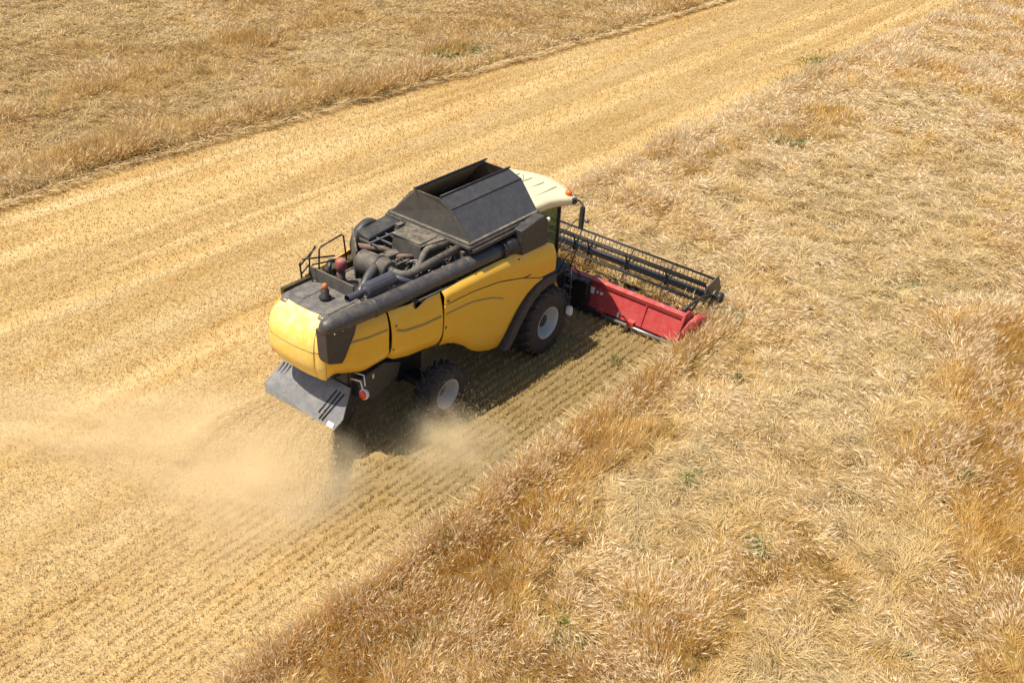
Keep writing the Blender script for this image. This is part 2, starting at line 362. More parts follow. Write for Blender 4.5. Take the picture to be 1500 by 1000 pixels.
# ------------------------------------------------------------ standing and lodged crop
def crop(name, mask, edge, label, seed, tanv, n0, box):
    parts = []
    # matted straw layer under the ears
    st = .16 if tanv < .5 else .3
    xs = np.arange(box[0], box[1], st); ys = np.arange(box[2], box[3], st)
    X, Y = np.meshgrid(xs, ys); X = X + (h2(np.floor(X * 50), np.floor(Y * 50), 2) - .5) * st * .6; Y = Y + (h2(np.floor(X * 50), np.floor(Y * 50), 5) - .5) * st * .6
    e = edge(X, Y); Z = canopy(X, Y) * sstep(-.02, .35, e) - .03 * (e < 0)
    d = np.sqrt((X - CAM.x) ** 2 + (Y - CAM.y) ** 2)
    keep = (e > -.15) & visible(X, Y, 6)
    nx = len(xs); i = (np.arange(len(ys) - 1)[:, None] * nx + np.arange(nx - 1)[None]).ravel(); k = keep.ravel()
    Q = np.stack([i, i + 1, i + nx + 1, i + nx], 1); Q = Q[k[Q].all(1)]
    xf = X.ravel(); yf = Y.ravel(); l = lodge(xf, yf)
    used = np.zeros(len(xf), bool); used[Q.ravel()] = True; idx = np.cumsum(used) - 1; Q = idx[Q]
    f = fbm(xf * 1.7, yf * 1.7, 43)
    c = (BROWN * .30 + GOLD * .14)[None] * (1 - l)[:, None] + (GOLD * .40)[None] * l[:, None]; c = c * (.75 + .5 * f)[:, None]  # shade between the stalks is put into this darker straw tone
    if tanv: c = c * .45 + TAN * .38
    V = np.stack([xf, yf, Z.ravel()], 1)[used]; parts.append((V, Q, None, c[used], 1))
    # stalks
    x, y, d = scatter(n0, 1.25, mask, box); n = len(x); s = (d / 19) ** .75
    l = lodge(x, y); e = edge(x, y)
    l = np.clip(l - .5 * (e < .7) * (rng.random(n) < .8) * (1 if tanv < .5 else .6), 0, 1)
    base = fbm(x * .09, y * .09, 51, 2) * 4 * PI + 1.6 * PI * fbm(x * .8, y * .8, 53, 2)
    wind = -2.35 if tanv < .5 else -2.0
    a = l[:]; phi = wind * (1 - a) + a * (base - 2.2) + 5.0 * (fbm(x * 2.8, y * 2.8, 57, 2) - .5) + (rng.random(n) - .5) * (3.8 - .9 * a)
    th = np.clip(.16 + 1.14 * l + (.25 + .75 * l) * 1.1 * (fbm(x * 1.9, y * 1.9, 58, 2) - .5) + (rng.random(n) - .5) * .65, .03, 1.5)
    L = (.32 + .24 * rng.random(n)) * (1 - .25 * l)
    z0 = canopy(x, y) * (.1 + .85 * l) * sstep(-.02, .35, e); z0 = np.where(e < .3, z0 * .3, z0) + rng.random(n) * .08 * l
    L = L * (1 + .3 * (rng.random(n) < .06)) * (1 + .42 * sstep(.55, .15, l))
    clp = fbm(x * 3.1, y * 3.1, 64, 2); kk = (l > .5) | (clp > .36) | (rng.random(n) < .25)
    x, y, d, s, l, e, a, base, phi, th, L, z0 = [q_[kk] for q_ in (x, y, d, s, l, e, a, base, phi, th, L, z0)]; n = len(x)
    Wd = (.0075 + .005 * rng.random(n)) * s
    tn = np.full(n, tanv) * (.1 + 1.8 * fbm(x * .22, y * .45, 60)); tn = np.clip(tn, 0, 1)
    col = pick(x, y, l, n, tn)
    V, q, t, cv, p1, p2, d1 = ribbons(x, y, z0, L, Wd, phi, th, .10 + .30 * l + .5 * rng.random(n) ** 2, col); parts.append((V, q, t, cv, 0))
    # ears with awns
    ef = np.clip(.20 + 2.2 * (fbm(x * .9, y * .9, 71) - .46) + .45 * (e < .7), .03, .9)
    k = rng.random(n) < ef; m = k.sum()
    dd = d1[k] + np.array([-.25, -.2, -.15]) * rng.random((m, 1)); dd /= np.linalg.norm(dd, axis=1)[:, None]
    ec = (EAR * (1 - tn[k])[:, None] + TAN * 1.1 * tn[k][:, None]) * (.75 + .35 * rng.random(m))[:, None]
    ec = ec * .9 + col[k] * .15
    V, q, cv = diamonds(p2[k] - dd * .03, dd, (.11 + .09 * rng.random(m)) * s[k] ** .5, (.012 + .012 * rng.random(m)) * s[k], ec); parts.append((V, q, None, cv, 0))
    o = mesh_np(name, parts, [M['straw'], M['thatch']]); tag(o, label, 'crop', kind='stuff'); return o
crop('standing_crop', lambda x, y: edge_right(x, y) > 0, edge_right, 'ripe golden cereal crop, partly flattened, in front of and right of the harvester', 1, 0.0, 2000, (-18, 75, -18, 6))
crop('uncut_crop', lambda x, y: edge_left(x, y) > 0, edge_left, 'browner uncut crop beyond the cut strip, in the upper left corner of the field', 2, .55, 1600, (-12, 66, 13, 48))

# ------------------------------------------------------------ stubble rows and chopped straw
def chaffband(x, y):
    f = .55 * fbm(x * .05, y * .9 + 3, 81, 3) + .45 * fbm(x * .06, y * 3.4, 84, 2); f = .45 + (f - .45) * 1.5
    f = f + .22 * np.exp(-((y - 1.5) / 2.0) ** 2) * (x < -5) + .10 * (x < -5)
    f = f - .34 * np.exp(-((y - 4.75 - .15 * np.sin(x * .3)) / .55) ** 2) - .26 * np.exp(-((y - 8.8) / .5) ** 2) - .22 * np.exp(-((y - 6.7) / .25) ** 2) - .12 * np.exp(-((y - 12.0) / .3) ** 2)
    f = f + .2 * np.exp(-((y - 5.9) / .45) ** 2) + .18 * np.exp(-((y - 7.7) / .5) ** 2) + .18 * np.exp(-((y - 10.4) / .8) ** 2)
    return f
def swath(x, y): return row_swath(x, y)
def stubble():
    x, y, d = scatter(420, 1.15, swath, (-18, 75, -6, 17)); n = len(x); s = (d / 19) ** .8
    row = np.round(y / .22); ph = .02 * np.sin(x * .7 + row)
    y2 = row * .22 + ph * .5 + (rng.random(n) - .5) * (.07 + .15 * sstep(-.8, 2.0, y + .5 * np.sin(x * .4)))
    fresh = (y2 < -.3) & (x > -9.5 + 3 * rng.random(n))
    gap = fbm(x * 3.2, row * 7.7, 91, 2)
    cov = np.clip(chaffband(x, y2) - .38, 0, .5) * 2
    k = (gap > .20 + .16 * cov) & ((y2 < 1.2) | (rng.random(n) < .5))
    x, y2, s, fresh, d, gap = x[k], y2[k], s[k], fresh[k], d[k], gap[k]; n = len(x)
    L = (.045 + .045 * rng.random(n)) * (1 + .8 * fresh) * (.8 + .2 * s) * np.where(y2 > 1.2, .75, 1); Wd = (.010 + .008 * rng.random(n)) * s
    f = chaffband(x, y2); pal = np.clip((f - .37) * 3.4, 0, 1)
    ORG = np.array([.55, .345, .11])
    c = ORG[None] * (1 - pal)[:, None] + (PALE * np.array([.82, .78, .70]))[None] * pal[:, None]
    c = np.where(fresh[:, None], c * .4 + np.array([.74, .57, .25]) * .6, c)
    g = (rng.random(n) < np.where(fresh, .05, .01)); c = np.where(g[:, None], GREEN * 1.3, c)
    c = c * (.85 + .25 * rng.random(n))[:, None]
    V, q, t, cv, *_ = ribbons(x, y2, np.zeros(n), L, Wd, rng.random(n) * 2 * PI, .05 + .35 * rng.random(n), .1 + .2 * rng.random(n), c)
    o = mesh_np('stubble', [(V, q, t, cv, 0)], [M['straw']]); tag(o, 'short cut stubble in straight rows behind the harvester', 'stubble', kind='stuff')
    # loose straw on top
    x, y, d = scatter(1300, 1.2, swath, (-18, 75, -6, 17)); n = len(x)
    f = chaffband(x, y); keep = rng.random(n) < np.clip((f - .25) * 3.0, .12, 1) * np.where((y < -.6) & (x > -10), .07 + .9 * sstep(-5.5, -9, x), 1)
    x, y, d, f = x[keep], y[keep], d[keep], f[keep]; n = len(x); s = (d / 19) ** .8
    clump = fbm(x * 2.2, y * 3.2, 95, 3); z = .015 + .07 * np.clip(clump - .35, 0, 1) * 2 + .03 * rng.random(n) + .028 * (1 + np.cos(y / .22 * 2 * PI)) * (1 - .7 * sstep(-.5, 2.5, y))
    pal = np.clip((f - .39) * 3.2 + .5 * (clump - .5), 0, 1); ORG = np.array([.56, .365, .13])
    c = (ORG[None] * (1 - pal)[:, None] + np.array([.64, .48, .25])[None] * pal[:, None]) * (.88 + .18 * rng.random(n))[:, None]
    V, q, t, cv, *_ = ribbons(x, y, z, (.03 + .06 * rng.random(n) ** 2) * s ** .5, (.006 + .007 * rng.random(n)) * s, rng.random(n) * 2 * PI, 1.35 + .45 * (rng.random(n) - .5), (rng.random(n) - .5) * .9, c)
    o = mesh_np('straw_litter', [(V, q, t, cv, 0)], [M['straw']]); tag(o, 'pale chopped straw and chaff scattered over the stubble', 'straw', kind='stuff')
stubble()

# flattened straw fringe along the cut edges
def fringe():
    parts = []
    def ring(xa, xb, yf, cnt, dirs):
        n = cnt; x = xa + (xb - xa) * rng.random(n); y = yf(x) + (rng.random(n) - .5) * .35
        d = np.sqrt((x - CAM.x) ** 2 + (y - CAM.y) ** 2 + CAM.z ** 2); s = (d / 19) ** .75
        c = PALE[None] * (.8 + .4 * rng.random(n))[:, None]
        V, q, t, cv, *_ = ribbons(x, y, .05 + .14 * rng.random(n), .25 + .35 * rng.random(n), (.010 + .008 * rng.random(n)) * s, dirs + (rng.random(n) - .5) * 1.5, 1.3 + .35 * (rng.random(n) - .5), .2 * rng.random(n), c)
        parts.append((V, q, t, cv, 0))
    ring(-14, 2.9, lambda x: -4.10 + 0 * x + .5 * (fbm(x * .16, 0 * x, 4) - .5), 1500, PI * .62)
    ring(4.5, 60, lambda x: np.interp(x, [4, 10, 56], [3.85, 3.65, 3.1]), 2200, PI * .3)
    ring(-10, 50, lambda x: np.interp(x, [-15, -4.8, 0, 9.6, 22.4, 36.7, 60], [15.1, 15.14, 15.46, 15.2, 14.25, 14.05, 13.9]) + .7 * (fbm(x * .25, 1.5 + 0 * x, 8) - .5), 3500, -PI * .35)
    o = mesh_np('fallen_straw', parts, [M['straw']]); tag(o, 'long pale stalks lying flat along the edges of the cut strip', 'straw', kind='stuff')
fringe()

def trough():
    n = 5200; x = 2.95 + 1.15 * rng.random(n); y = -3.95 + 7.9 * rng.random(n); k = rng.random(n) < .25 + .9 * fbm(x * 1.5, y * 1.5, 101); x, y = x[k], y[k]; n = len(x)
    c = (GOLD * .8)[None] * (.6 + .6 * rng.random(n))[:, None]
    V, q, t, cv, *_ = ribbons(x, y, .16 + .14 * rng.random(n), .15 + .3 * rng.random(n), .010 + .008 * rng.random(n), PI * .5 + rng.normal(0, .9, n), 1.4 + .35 * (rng.random(n) - .5), .2 * rng.random(n), c)
    o = mesh_np('cut_stalks', [(V, q, t, cv, 0)], [M['straw']]); tag(o, 'freshly cut stalks lying in the red header trough behind the reel', 'straw', kind='stuff')
trough()

# green weeds
def weeds():
    sp = [(-7.4, -4.5, .35, 1), (4.9, -4.7, .5, .8), (6.8, -6.3, .4, .5), (10, -7, .5, 1), (10.1, -8, .8, 1.2), (9.2, -7.6, .8, .7), (10.9, -8.7, .3, 1.1), (-.6, -10.1, .4, 1.4), (18.7, .6, .5, .8), (19.2, -.1, .6, .9), (20, -.3, .4, .6), (17.4, 16.6, .9, 2.2), (19.4, 16.4, .9, 1.6), (1.3, 23, .6, .8), (-2.3, -7.2, .4, .6), (1.7, -11.7, .4, .8), (-3.7, -11.2, .4, .6), (-3.9, -12.6, .3, .8), (1.0, -3.3, .3, .15), (2.1, -6.1, .3, .4), (-9.3, -5.9, .4, .8), (-4.6, -7.7, .5, .6), (2.4, -4.9, .6, .6), (-3.4, -9.2, .5, .7), (15, -3, .5, .4), (14, -10, .5, .5), (-7.6, -7.7, .4, .6), (25, -3, .8, .4), (33, 4.0, 2.0, .5), (28, 3.6, 1.5, .3), (7.6, -9.4, .6, .4), (12.2, -4.5, .5, .5)]
    xs, ys, gs = [], [], []
    for cx, cy, r, w_ in sp:
        n = int(300 * w_ * (r / .4)); a = rng.normal(0, r * .5, (n, 2)); xs.append(cx + a[:, 0]); ys.append(cy + a[:, 1] * .7); gs.append(np.full(n, w_))
    x = np.concatenate(xs); y = np.concatenate(ys); g = np.concatenate(gs); n = len(x)
    ins = np.maximum(edge_right(x, y), edge_left(x, y)) > 0
    l = lodge(x, y); z = np.where(ins, canopy(x, y) * .95, 0)
    c = np.array([.13, .19, .05]) * (.6 + .9 * rng.random(n))[:, None]; c[:, 0] += .08 * rng.random(n)
    d = np.sqrt((x - CAM.x) ** 2 + (y - CAM.y) ** 2 + CAM.z ** 2)
    V, q, t, cv, *_ = ribbons(x, y, z, .10 + .16 * rng.random(n), (.02 + .018 * rng.random(n)) * (d / 19) ** .5, rng.random(n) * 2 * PI, .5 + .8 * rng.random(n), .4 + .5 * rng.random(n), c)
    o = mesh_np('weeds', [(V, q, t, cv, 0)], [M['straw']]); tag(o, 'scattered green weeds growing up through the dry crop', 'weeds', kind='stuff')
weeds()

exec_marker = True
# ============================================================ the harvester
H = bpy.data.objects.new('combine_harvester', None); C.objects.link(H); H.empty_display_size = .5
tag(H, 'yellow and dark grey combine harvester with red header cutting the crop', 'combine harvester')

# ---- chassis
b = MB()
b.box((-5.9, -.72, 1.25), (.9, .72, 3.05)); b.box((-5.2, -1.12, 2.35), (-.2, 1.12, 3.08))
b.box((-6.3, -.62, 1.75), (-5.9, .62, 3.0)); b.box((-6.02, -.88, 1.32), (-5.0, .88, 1.95))
b.box((-4.2, -.55, .62), (-3.4, .55, 1.3)); b.box((-.3, -.95, .7), (.3, .95, 1.3))
b.box((-3.0, -1.05, 1.3), (-1.7, 1.05, 1.75)); b.box((-.6, -1.0, 1.4), (.9, 1.0, 2.3))
b.build('chassis', M['black'], H, bevel=.02)

# ---- side panels
def Wd(x): return float(np.interp(x, [-6.9, -6.5, -6, -5.3, -3.8, 0], [.90, .94, 1.06, 1.28, 1.5, 1.6]))
def side_surface(name, side, zb, zt, x0, x1, ib, it, nx=22, nz=12, push=0.0, mat='yellow', rear_round=0):
    """shell between x0 and x1; zb, zt give its lower and upper edge, ib and it how far it turns in there"""
    mb = MB(); vs = []
    for i in range(nx + 1):
        x = x0 + (x1 - x0) * i / nx; B = zb(x); T = zt(x)
        for j in range(nz + 1):
            v = j / nz; z = B + (T - B) * v
            ins = ib * max(0, 1 - v / .35) ** 2.2 + it * max(0, (v - .45) / .55) ** 2
            e = push * (1 - ((x - x0) / (x1 - x0))) ** 2 if push else 0
            rr = rear_round * max(0, 1 - (x - x0) / .22) ** 2
            vs.append((x, side * (Wd(x) - ins + e - rr), z))
    fs = [(i * (nz + 1) + j, (i + 1) * (nz + 1) + j, (i + 1) * (nz + 1) + j + 1, i * (nz + 1) + j + 1) for i in range(nx) for j in range(nz)]
    if side < 0: fs = [f[::-1] for f in fs]
    mb.add(vs, fs, True)
    o = mb.build(name, M[mat], H, fix=False)
    md = o.modifiers.new('s', 'SOLIDIFY'); md.thickness = .035; md.offset = 0
    md = o.modifiers.new('b', 'BEVEL'); md.width = .012; md.segments = 2; md.limit_method = 'ANGLE'; md.angle_limit = math.radians(50)
    return o
ip = lambda xs, zs: (lambda x: float(np.interp(x, xs, zs)))
bot_front = ip([-3.84, -3.6, -3.3, -2.99, -2.7, -2.41, -2.05, -1.68, -1.5, -1.35, -1.1, -.8, -.5, -.24, .33], [1.84, 1.80, 1.68, 1.48, 1.22, 1.06, .93, .87, 1.02, 1.25, 1.60, 1.90, 2.10, 2.20, 2.22])
seam = ip([-3.8, -2.92, -1.96, -1.04, -.3, .33], [2.87, 2.86, 2.76, 2.53, 2.26, 2.24])
top_f = ip([-3.7, -2.4, -1.06, -.2, .1, .33], [3.19, 3.21, 3.20, 3.10, 3.03, 2.9])
for s in (-1, 1):
    side_surface('side_panel', s, ip([-5.24, -5.1, -4.65, -3.86], [2.08, 1.98, 1.88, 1.84]), ip([-5.24, -5.0, -4.7, -3.72], [3.18, 3.20, 3.16, 3.20]), -5.22, -3.83, .16, .14, push=.07, rear_round=.07)
    side_surface('side_panel', s, bot_front, lambda x: seam(x) - .012, -3.79, .33 - .55, .10, .0, nx=44, nz=10)
    side_surface('side_panel', s, lambda x: seam(x) + .012, top_f, -3.79, .30, .0, .14, nx=30, nz=8)
    # grey styling groove
    g = MB(); st = ip([-6.25, -5.76, -5.32, -4.93, -4.37, -3.69, -2.89, -2.2, -1.71], [2.60, 2.60, 2.66, 2.50, 2.44, 2.47, 2.44, 2.28, 2.07])
    for xa, xb in ((-6.2, -5.34), (-5.16, -3.88), (-3.74, -1.75)):
        k = 16; P = []
        for i in range(k + 1):
            x = xa + (xb - xa) * i / k; y = s * (Wd(x) + .020 + (.07 * (1 - (x + 5.22) / 1.39) ** 2 if xa == -5.16 else 0)); z = st(x) + .17
            P += [(x, y, z - .022), (x, y, z + .022)]
        g.add(P, [(2 * i, 2 * i + 2, 2 * i + 3, 2 * i + 1) for i in range(k)])
    o = g.build('panel_stripe', M['stripe'], H, fix=False); md = o.modifiers.new('s', 'SOLIDIFY'); md.thickness = .008; md.offset = 0
    # fender over the front wheel
    outer = [(-1.72, .84), (-1.55, 1.02), (-1.35, 1.32), (-1.1, 1.62), (-.8, 1.92), (-.5, 2.12), (-.2, 2.22), (.30, 2.20)]
    inner = [(-1.50, .80), (-1.30, 1.02), (-1.12, 1.26), (-.84, 1.60), (-.58, 1.80), (-.32, 1.93), (0, 1.99), (.30, 1.97)]
    f = MB(); n = len(outer)
    vs = []
    for (a, c) in zip(outer, inner):
        vs += [(a[0], s * 1.50, a[1]), (a[0], s * 1.66, a[1] - .02), (c[0], s * 1.70, c[1]), (c[0], s * 1.35, c[1] - .02)]
    f.add(vs, [(4 * i + j, 4 * i + 4 + j, 4 * i + 4 + (j + 1) % 4, 4 * i + (j + 1) % 4) for i in range(n - 1) for j in range(4)] + [(0, 1, 2, 3), (4 * n - 4, 4 * n - 3, 4 * n - 2, 4 * n - 1)], False)
    f.build('fender', M['dark'], H, bevel=.02)

for s in (-1, 1):
    for (x, z) in ((-3.70, 2.95), (-3.74, 2.30), (-5.12, 2.85), (-5.18, 2.30), (-1.2, 3.06), (-2.5, 3.06)):
        b = MB(); y = s * (Wd(x) + .018 - (.05 if z > 3 else 0)); b.box((x - .03, min(y, y + s * .012), z - .02), (x + .03, max(y, y + s * .012), z + .02)); b.build('panel_latch', M['dark'], H, bevel=.004)
    b = MB(); b.box((-1.0, min(s * 1.585, s * 1.605), 2.50), (-.72, max(s * 1.585, s * 1.605), 2.53)); b.build('door_handle', M['dark'], H, bevel=.004)
# ---- rear hood: one shell round the back, with its side parts
def rear_hood():
    cols = []
    Rr = .42
    # plan path from the right side round the back to the left side
    path = []
    for x in np.linspace(-5.30, -6.35, 10): path.append((x, -Wd(x), 0))
    for k in range(1, 10):
        a = k / 10 * PI / 2; path.append((-6.35 - .42 * math.sin(a), -(Wd(-6.5) - .38 * (1 - math.cos(a))), a / (PI / 2)))
    back = [(-6.79 - .06 * (1 - (t / .62) ** 2), t, 1) for t in np.linspace(-.62, .62, 13)]
    path = path + back + [(x, -y, q) for x, y, q in path[::-1]]
    nz = 22; vs = []; n = len(path)
    for i, (x, y, q) in enumerate(path):
        p0 = Vector(path[max(i - 1, 0)][:2]); p1 = Vector(path[min(i + 1, n - 1)][:2]); t = (p1 - p0).normalized(); nx_, ny_ = t.y, -t.x
        inx, iny = (-nx_, -ny_)
        c = Vector((-5.9, 0)); dv = c - Vector((x, y))
        if dv.dot(Vector((inx, iny))) < 0: inx, iny = -inx, -iny
        B = 2.10 - .16 * min(1, (-5.30 - x) / .5) - .25 * q
        T = 3.16 + .135 * q
        for j in range(nz + 1):
            v = j / nz; z = B + (T - B) * v
            rear = max(q, min(1, max(0, (-5.9 - x) / .5)) * .6)
            ib = .10 + .38 * rear; it = .14 + .24 * q
            ins = ib * max(0, 1 - v / (.22 + .28 * rear)) ** 2.3 + it * max(0, (v - .55) / .45) ** 2.6 + .05 * q * (v - .5) ** 2
            vs.append((x + inx * ins, y + iny * ins, z))
    mb = MB(); fs = [(i * (nz + 1) + j, (i + 1) * (nz + 1) + j, (i + 1) * (nz + 1) + j + 1, i * (nz + 1) + j + 1) for i in range(n - 1) for j in range(nz)]
    # split in three: right side, back, left side
    def sub(fa, fb, name):
        m2 = MB(); sel = [f for k, f in enumerate(fs) if fa <= k // nz < fb]; ids = sorted({i for f in sel for i in f}); mp = {v: k for k, v in enumerate(ids)}
        m2.add([vs[i] for i in ids], [tuple(mp[i] for i in f) for f in sel], True)
        o = m2.build(name, M['hood'] if name == 'rear_hood' else M['yellow'], H, fix=False); md = o.modifiers.new('s', 'SOLIDIFY'); md.thickness = .04; md.offset = 0
        md = o.modifiers.new('b', 'BEVEL'); md.width = .012; md.segments = 2; md.limit_method = 'ANGLE'; md.angle_limit = math.radians(50)
        return o
    k = 14
    sub(0, k, 'rear_side_panel'); sub(n - 1 - k, n - 1, 'rear_side_panel'); o = sub(k, n - 1 - k, 'rear_hood')
    # make a small gap at the seams
    o.scale = (1.0, .994, 1.0); o.location.x = -.004
    # horizontal seam across the back
    g = MB(); P = []
    jj = 13
    for i in range(k, n - k):
        p = Vector(vs[i * (nz + 1) + jj]); pth = path[i]; c = Vector((-5.9, 0, p.z)); out = (p - c); out.z = 0; out.normalize()
        P.append(p + out * .021)
    for i in range(len(P) - 1):
        pass
    g.tube(P, .007, 6); g.build('hood_seam', M['ochre'], H)
rear_hood()

# ---- rear deck
b = MB(); b.prism([(-6.50, -.62), (-6.50, .62), (-6.35, .76), (-5.42, .84), (-5.42, -.84), (-6.35, -.76)], 2, 3.20, 3.27)
b.box((-6.2, .30, 3.27), (-5.6, .62, 3.285)); b.box((-6.3, -.55, 3.27), (-5.55, -.50, 3.29))
b.build('rear_deck', M['tread'], H, bevel=.012)
b = MB(); b.box((-5.46, -.42, 3.28), (-5.42, .86, 3.56)); b.build('bulkhead', M['engine'], H, bevel=.01)
b = MB(); b.box((-5.42, .84, 3.10), (-3.3, 1.08, 3.26)); b.box((-6.25, .80, 3.06), (-5.42, .90, 3.34)); b.build('side_rim', M['ochre'], H, bevel=.01)
# beacon
b = MB(); b.lathe([(.0, 0), (.13, 0), (.13, .03), (.09, .05), (.085, .19), (.06, .20), (0, .20)], (-5.87, -.02, 3.30), (0, 0, 1), 20)
o = b.build('warning_beacon', M['black'], H)
b = MB(); b.lathe([(.0, .0), (.058, .0), (.060, .09), (.045, .125), (.02, .14), (0, .142)], (-5.87, -.02, 3.50), (0, 0, 1), 16); b.build('lens', M['orange_dull'], o)

# ---- unloading auger along the right side
def yt(x): return float(np.interp(x, [-6.8, -5.3, -1.0], [-.93, -1.08, -1.28]))
b = MB(); xs = [-6.86, -6.84, -6.77, -6.6] + list(np.linspace(-6.2, -1.5, 12))
rr = [.02, .09, .155, .185] + [.19] * 12
b.tube([(x, yt(x), 3.34 + .0 * x) for x in xs], rr, 28)
for x in (-5.55, -2.75): b.lathe([(.19, -.02), (.205, -.015), (.205, .015), (.19, .02)], (x, yt(x), 3.34), (1, -.045, 0), 28)
o = b.build('unloading_auger', M['duct'], H)
b = MB(); b.tube([(-1.62, -1.27, 3.34), (-1.5, -1.275, 3.34)], .225, 28); b.tube([(-1.5, -1.275, 3.36), (-1.30, -1.28, 3.36), (-1.12, -1.28, 3.30), (-1.04, -1.28, 3.14), (-1.02, -1.28, 2.7)], [.215, .23, .24, .23, .22], 24)
for k in range(14):
    a = k / 14 * 2 * PI; b.tube([(-1.64, -1.27 + .215 * math.cos(a), 3.34 + .215 * math.sin(a)), (-1.60, -1.27 + .215 * math.cos(a), 3.34 + .215 * math.sin(a))], .018, 6)
b.build('elbow', M['black'], o)
b = MB()   # spout wrapped round the corner
sp = [(-6.82, 3.26), (-6.06, 3.24), (-6.12, 3.0), (-6.36, 2.52), (-6.44, 2.42), (-6.72, 2.48), (-6.76, 2.6)]
n = len(sp); vs = []
for (x, z) in sp:
    t = (z - 2.4) / .95; vs.append((x, -1.09 - .06 * t + (.10 if x < -6.6 else 0), z))
for (x, z) in sp: vs.append((x, -.72, z))
b.add(vs, [tuple(range(n)), tuple(range(n, 2 * n))[::-1]] + [(i, (i + 1) % n, n + (i + 1) % n, n + i) for i in range(n)])
b.build('spout', M['dark'], o, bevel=.03)
for x in (-6.7, -6.5, -6.3, -6.12): b = MB(); b.tube([(x, -1.13, 3.26), (x, -1.17, 3.25)], .014, 6); b.build('bolt', M['steel'], o)

# ---- straw chute at the tail
b = MB()
hexp = [(-6.10, .96, 1.47), (-6.10, -.96, 1.47), (-6.46, -1.12, 1.06), (-6.66, -1.0, .82), (-6.66, 1.0, .82), (-6.46, 1.12, 1.06)]
hexp = [(-6.06, .97, 1.60), (-6.10, -.95, 1.60), (-6.48, -1.10, 1.06), (-6.70, -1.0, .80), (-6.70, 1.03, .84), (-6.62, 1.17, 1.02)]
b.plate(hexp, .035, (-.75, 0, .6))
o = b.build('straw_chute', M['chute'], H, bevel=.008)
for s in (-1, 1):
    b = MB(); b.add([(-6.12, s * .95, 1.55), (-6.48, s * 1.09, 1.05), (-6.68, s * .99, .79), (-6.40, s * .97, .52), (-5.9, s * .93, .95)], [(0, 1, 2, 3, 4)]); b.build('chute_side', M['black'], o, solid=.02)
e1 = Vector((-6.13, 0, 1.54)); e2 = Vector((-6.67, 0, .86)); nn = Vector((-.806, 0, .592)) * .012
for (ya, yb) in ((-.66, -.48), (-.77, -.56), (-.88, -.64), (.74, .86), (.84, .96), (.94, 1.06)):
    a = e1.lerp(e2, .12) + nn; c = e1.lerp(e2, .93 if ya < -.7 or ya > .6 else .80) + nn
    b = MB(); b.tube([(a.x, ya, a.z), (c.x, yb, c.z)], .019, 6); b.build('fin', M['black'], o)
for s, mm in ((-1, 'white'), (1, 'sticker')):
    b = MB(); a = e1.lerp(e2, .86) + nn; c = e1.lerp(e2, .99) + nn
    y0, y1 = (.80, .98) if s < 0 else (.88, 1.0); b.plate([(a.x, s * y0, a.z), (a.x, s * y1, a.z), (c.x, s * y1, c.z), (c.x, s * y0, c.z)], .004, (-.8, 0, .6)); b.build('sticker', M[mm], o)
# lower rear housing between the chute and the axle
b = MB(); b.prism([(-6.05, 1.40), (-5.9, .95), (-5.2, .80), (-4.6, 1.2), (-4.5, 1.7), (-5.1, 1.95), (-6.08, 1.9)], 1, -.82, .82)
b.prism([(-5.95, 1.30), (-5.5, 1.02), (-4.75, 1.30), (-4.65, 1.62), (-5.2, 1.85), (-5.9, 1.75)], 1, -1.05, -.82)
b.prism([(-5.95, 1.30), (-5.5, 1.02), (-4.75, 1.30), (-4.65, 1.62), (-5.2, 1.85), (-5.9, 1.75)], 1, .82, 1.05)
b.build('chopper_housing', M['dark'], H, bevel=.03)
for s in (-1, 1):
    b = MB(); b.tube([(-6.0, s * .85, 1.75), (-6.05, s * 1.2, 1.86), (-6.10, s * 1.32, 1.72), (-6.12, s * 1.33, 1.62)], .018, 8); b.tube([(-5.9, s * .85, 1.85), (-5.95, s * 1.2, 1.96), (-6.05, s * 1.33, 1.80)], .014, 8)
    b.lathe([(0, -.05), (.09, -.05), (.115, 0), (.11, .04), (0, .045)], (-6.08, s * 1.34, 1.62), (-1, 0, .15), 18)
    o = b.build('rear_lamp', M['white'], H)
    b = MB(); b.lathe([(.095, .046), (.09, .062), (0, .066)], (-6.08, s * 1.34, 1.62), (-1, 0, .15), 18); b.build('lens', M['redlens'], o)
    b = MB(); b.box((-5.55, s * 1.052, 1.62), (-5.50, s * 1.058, 1.72)); b.build('sticker', M['sticker'], H)

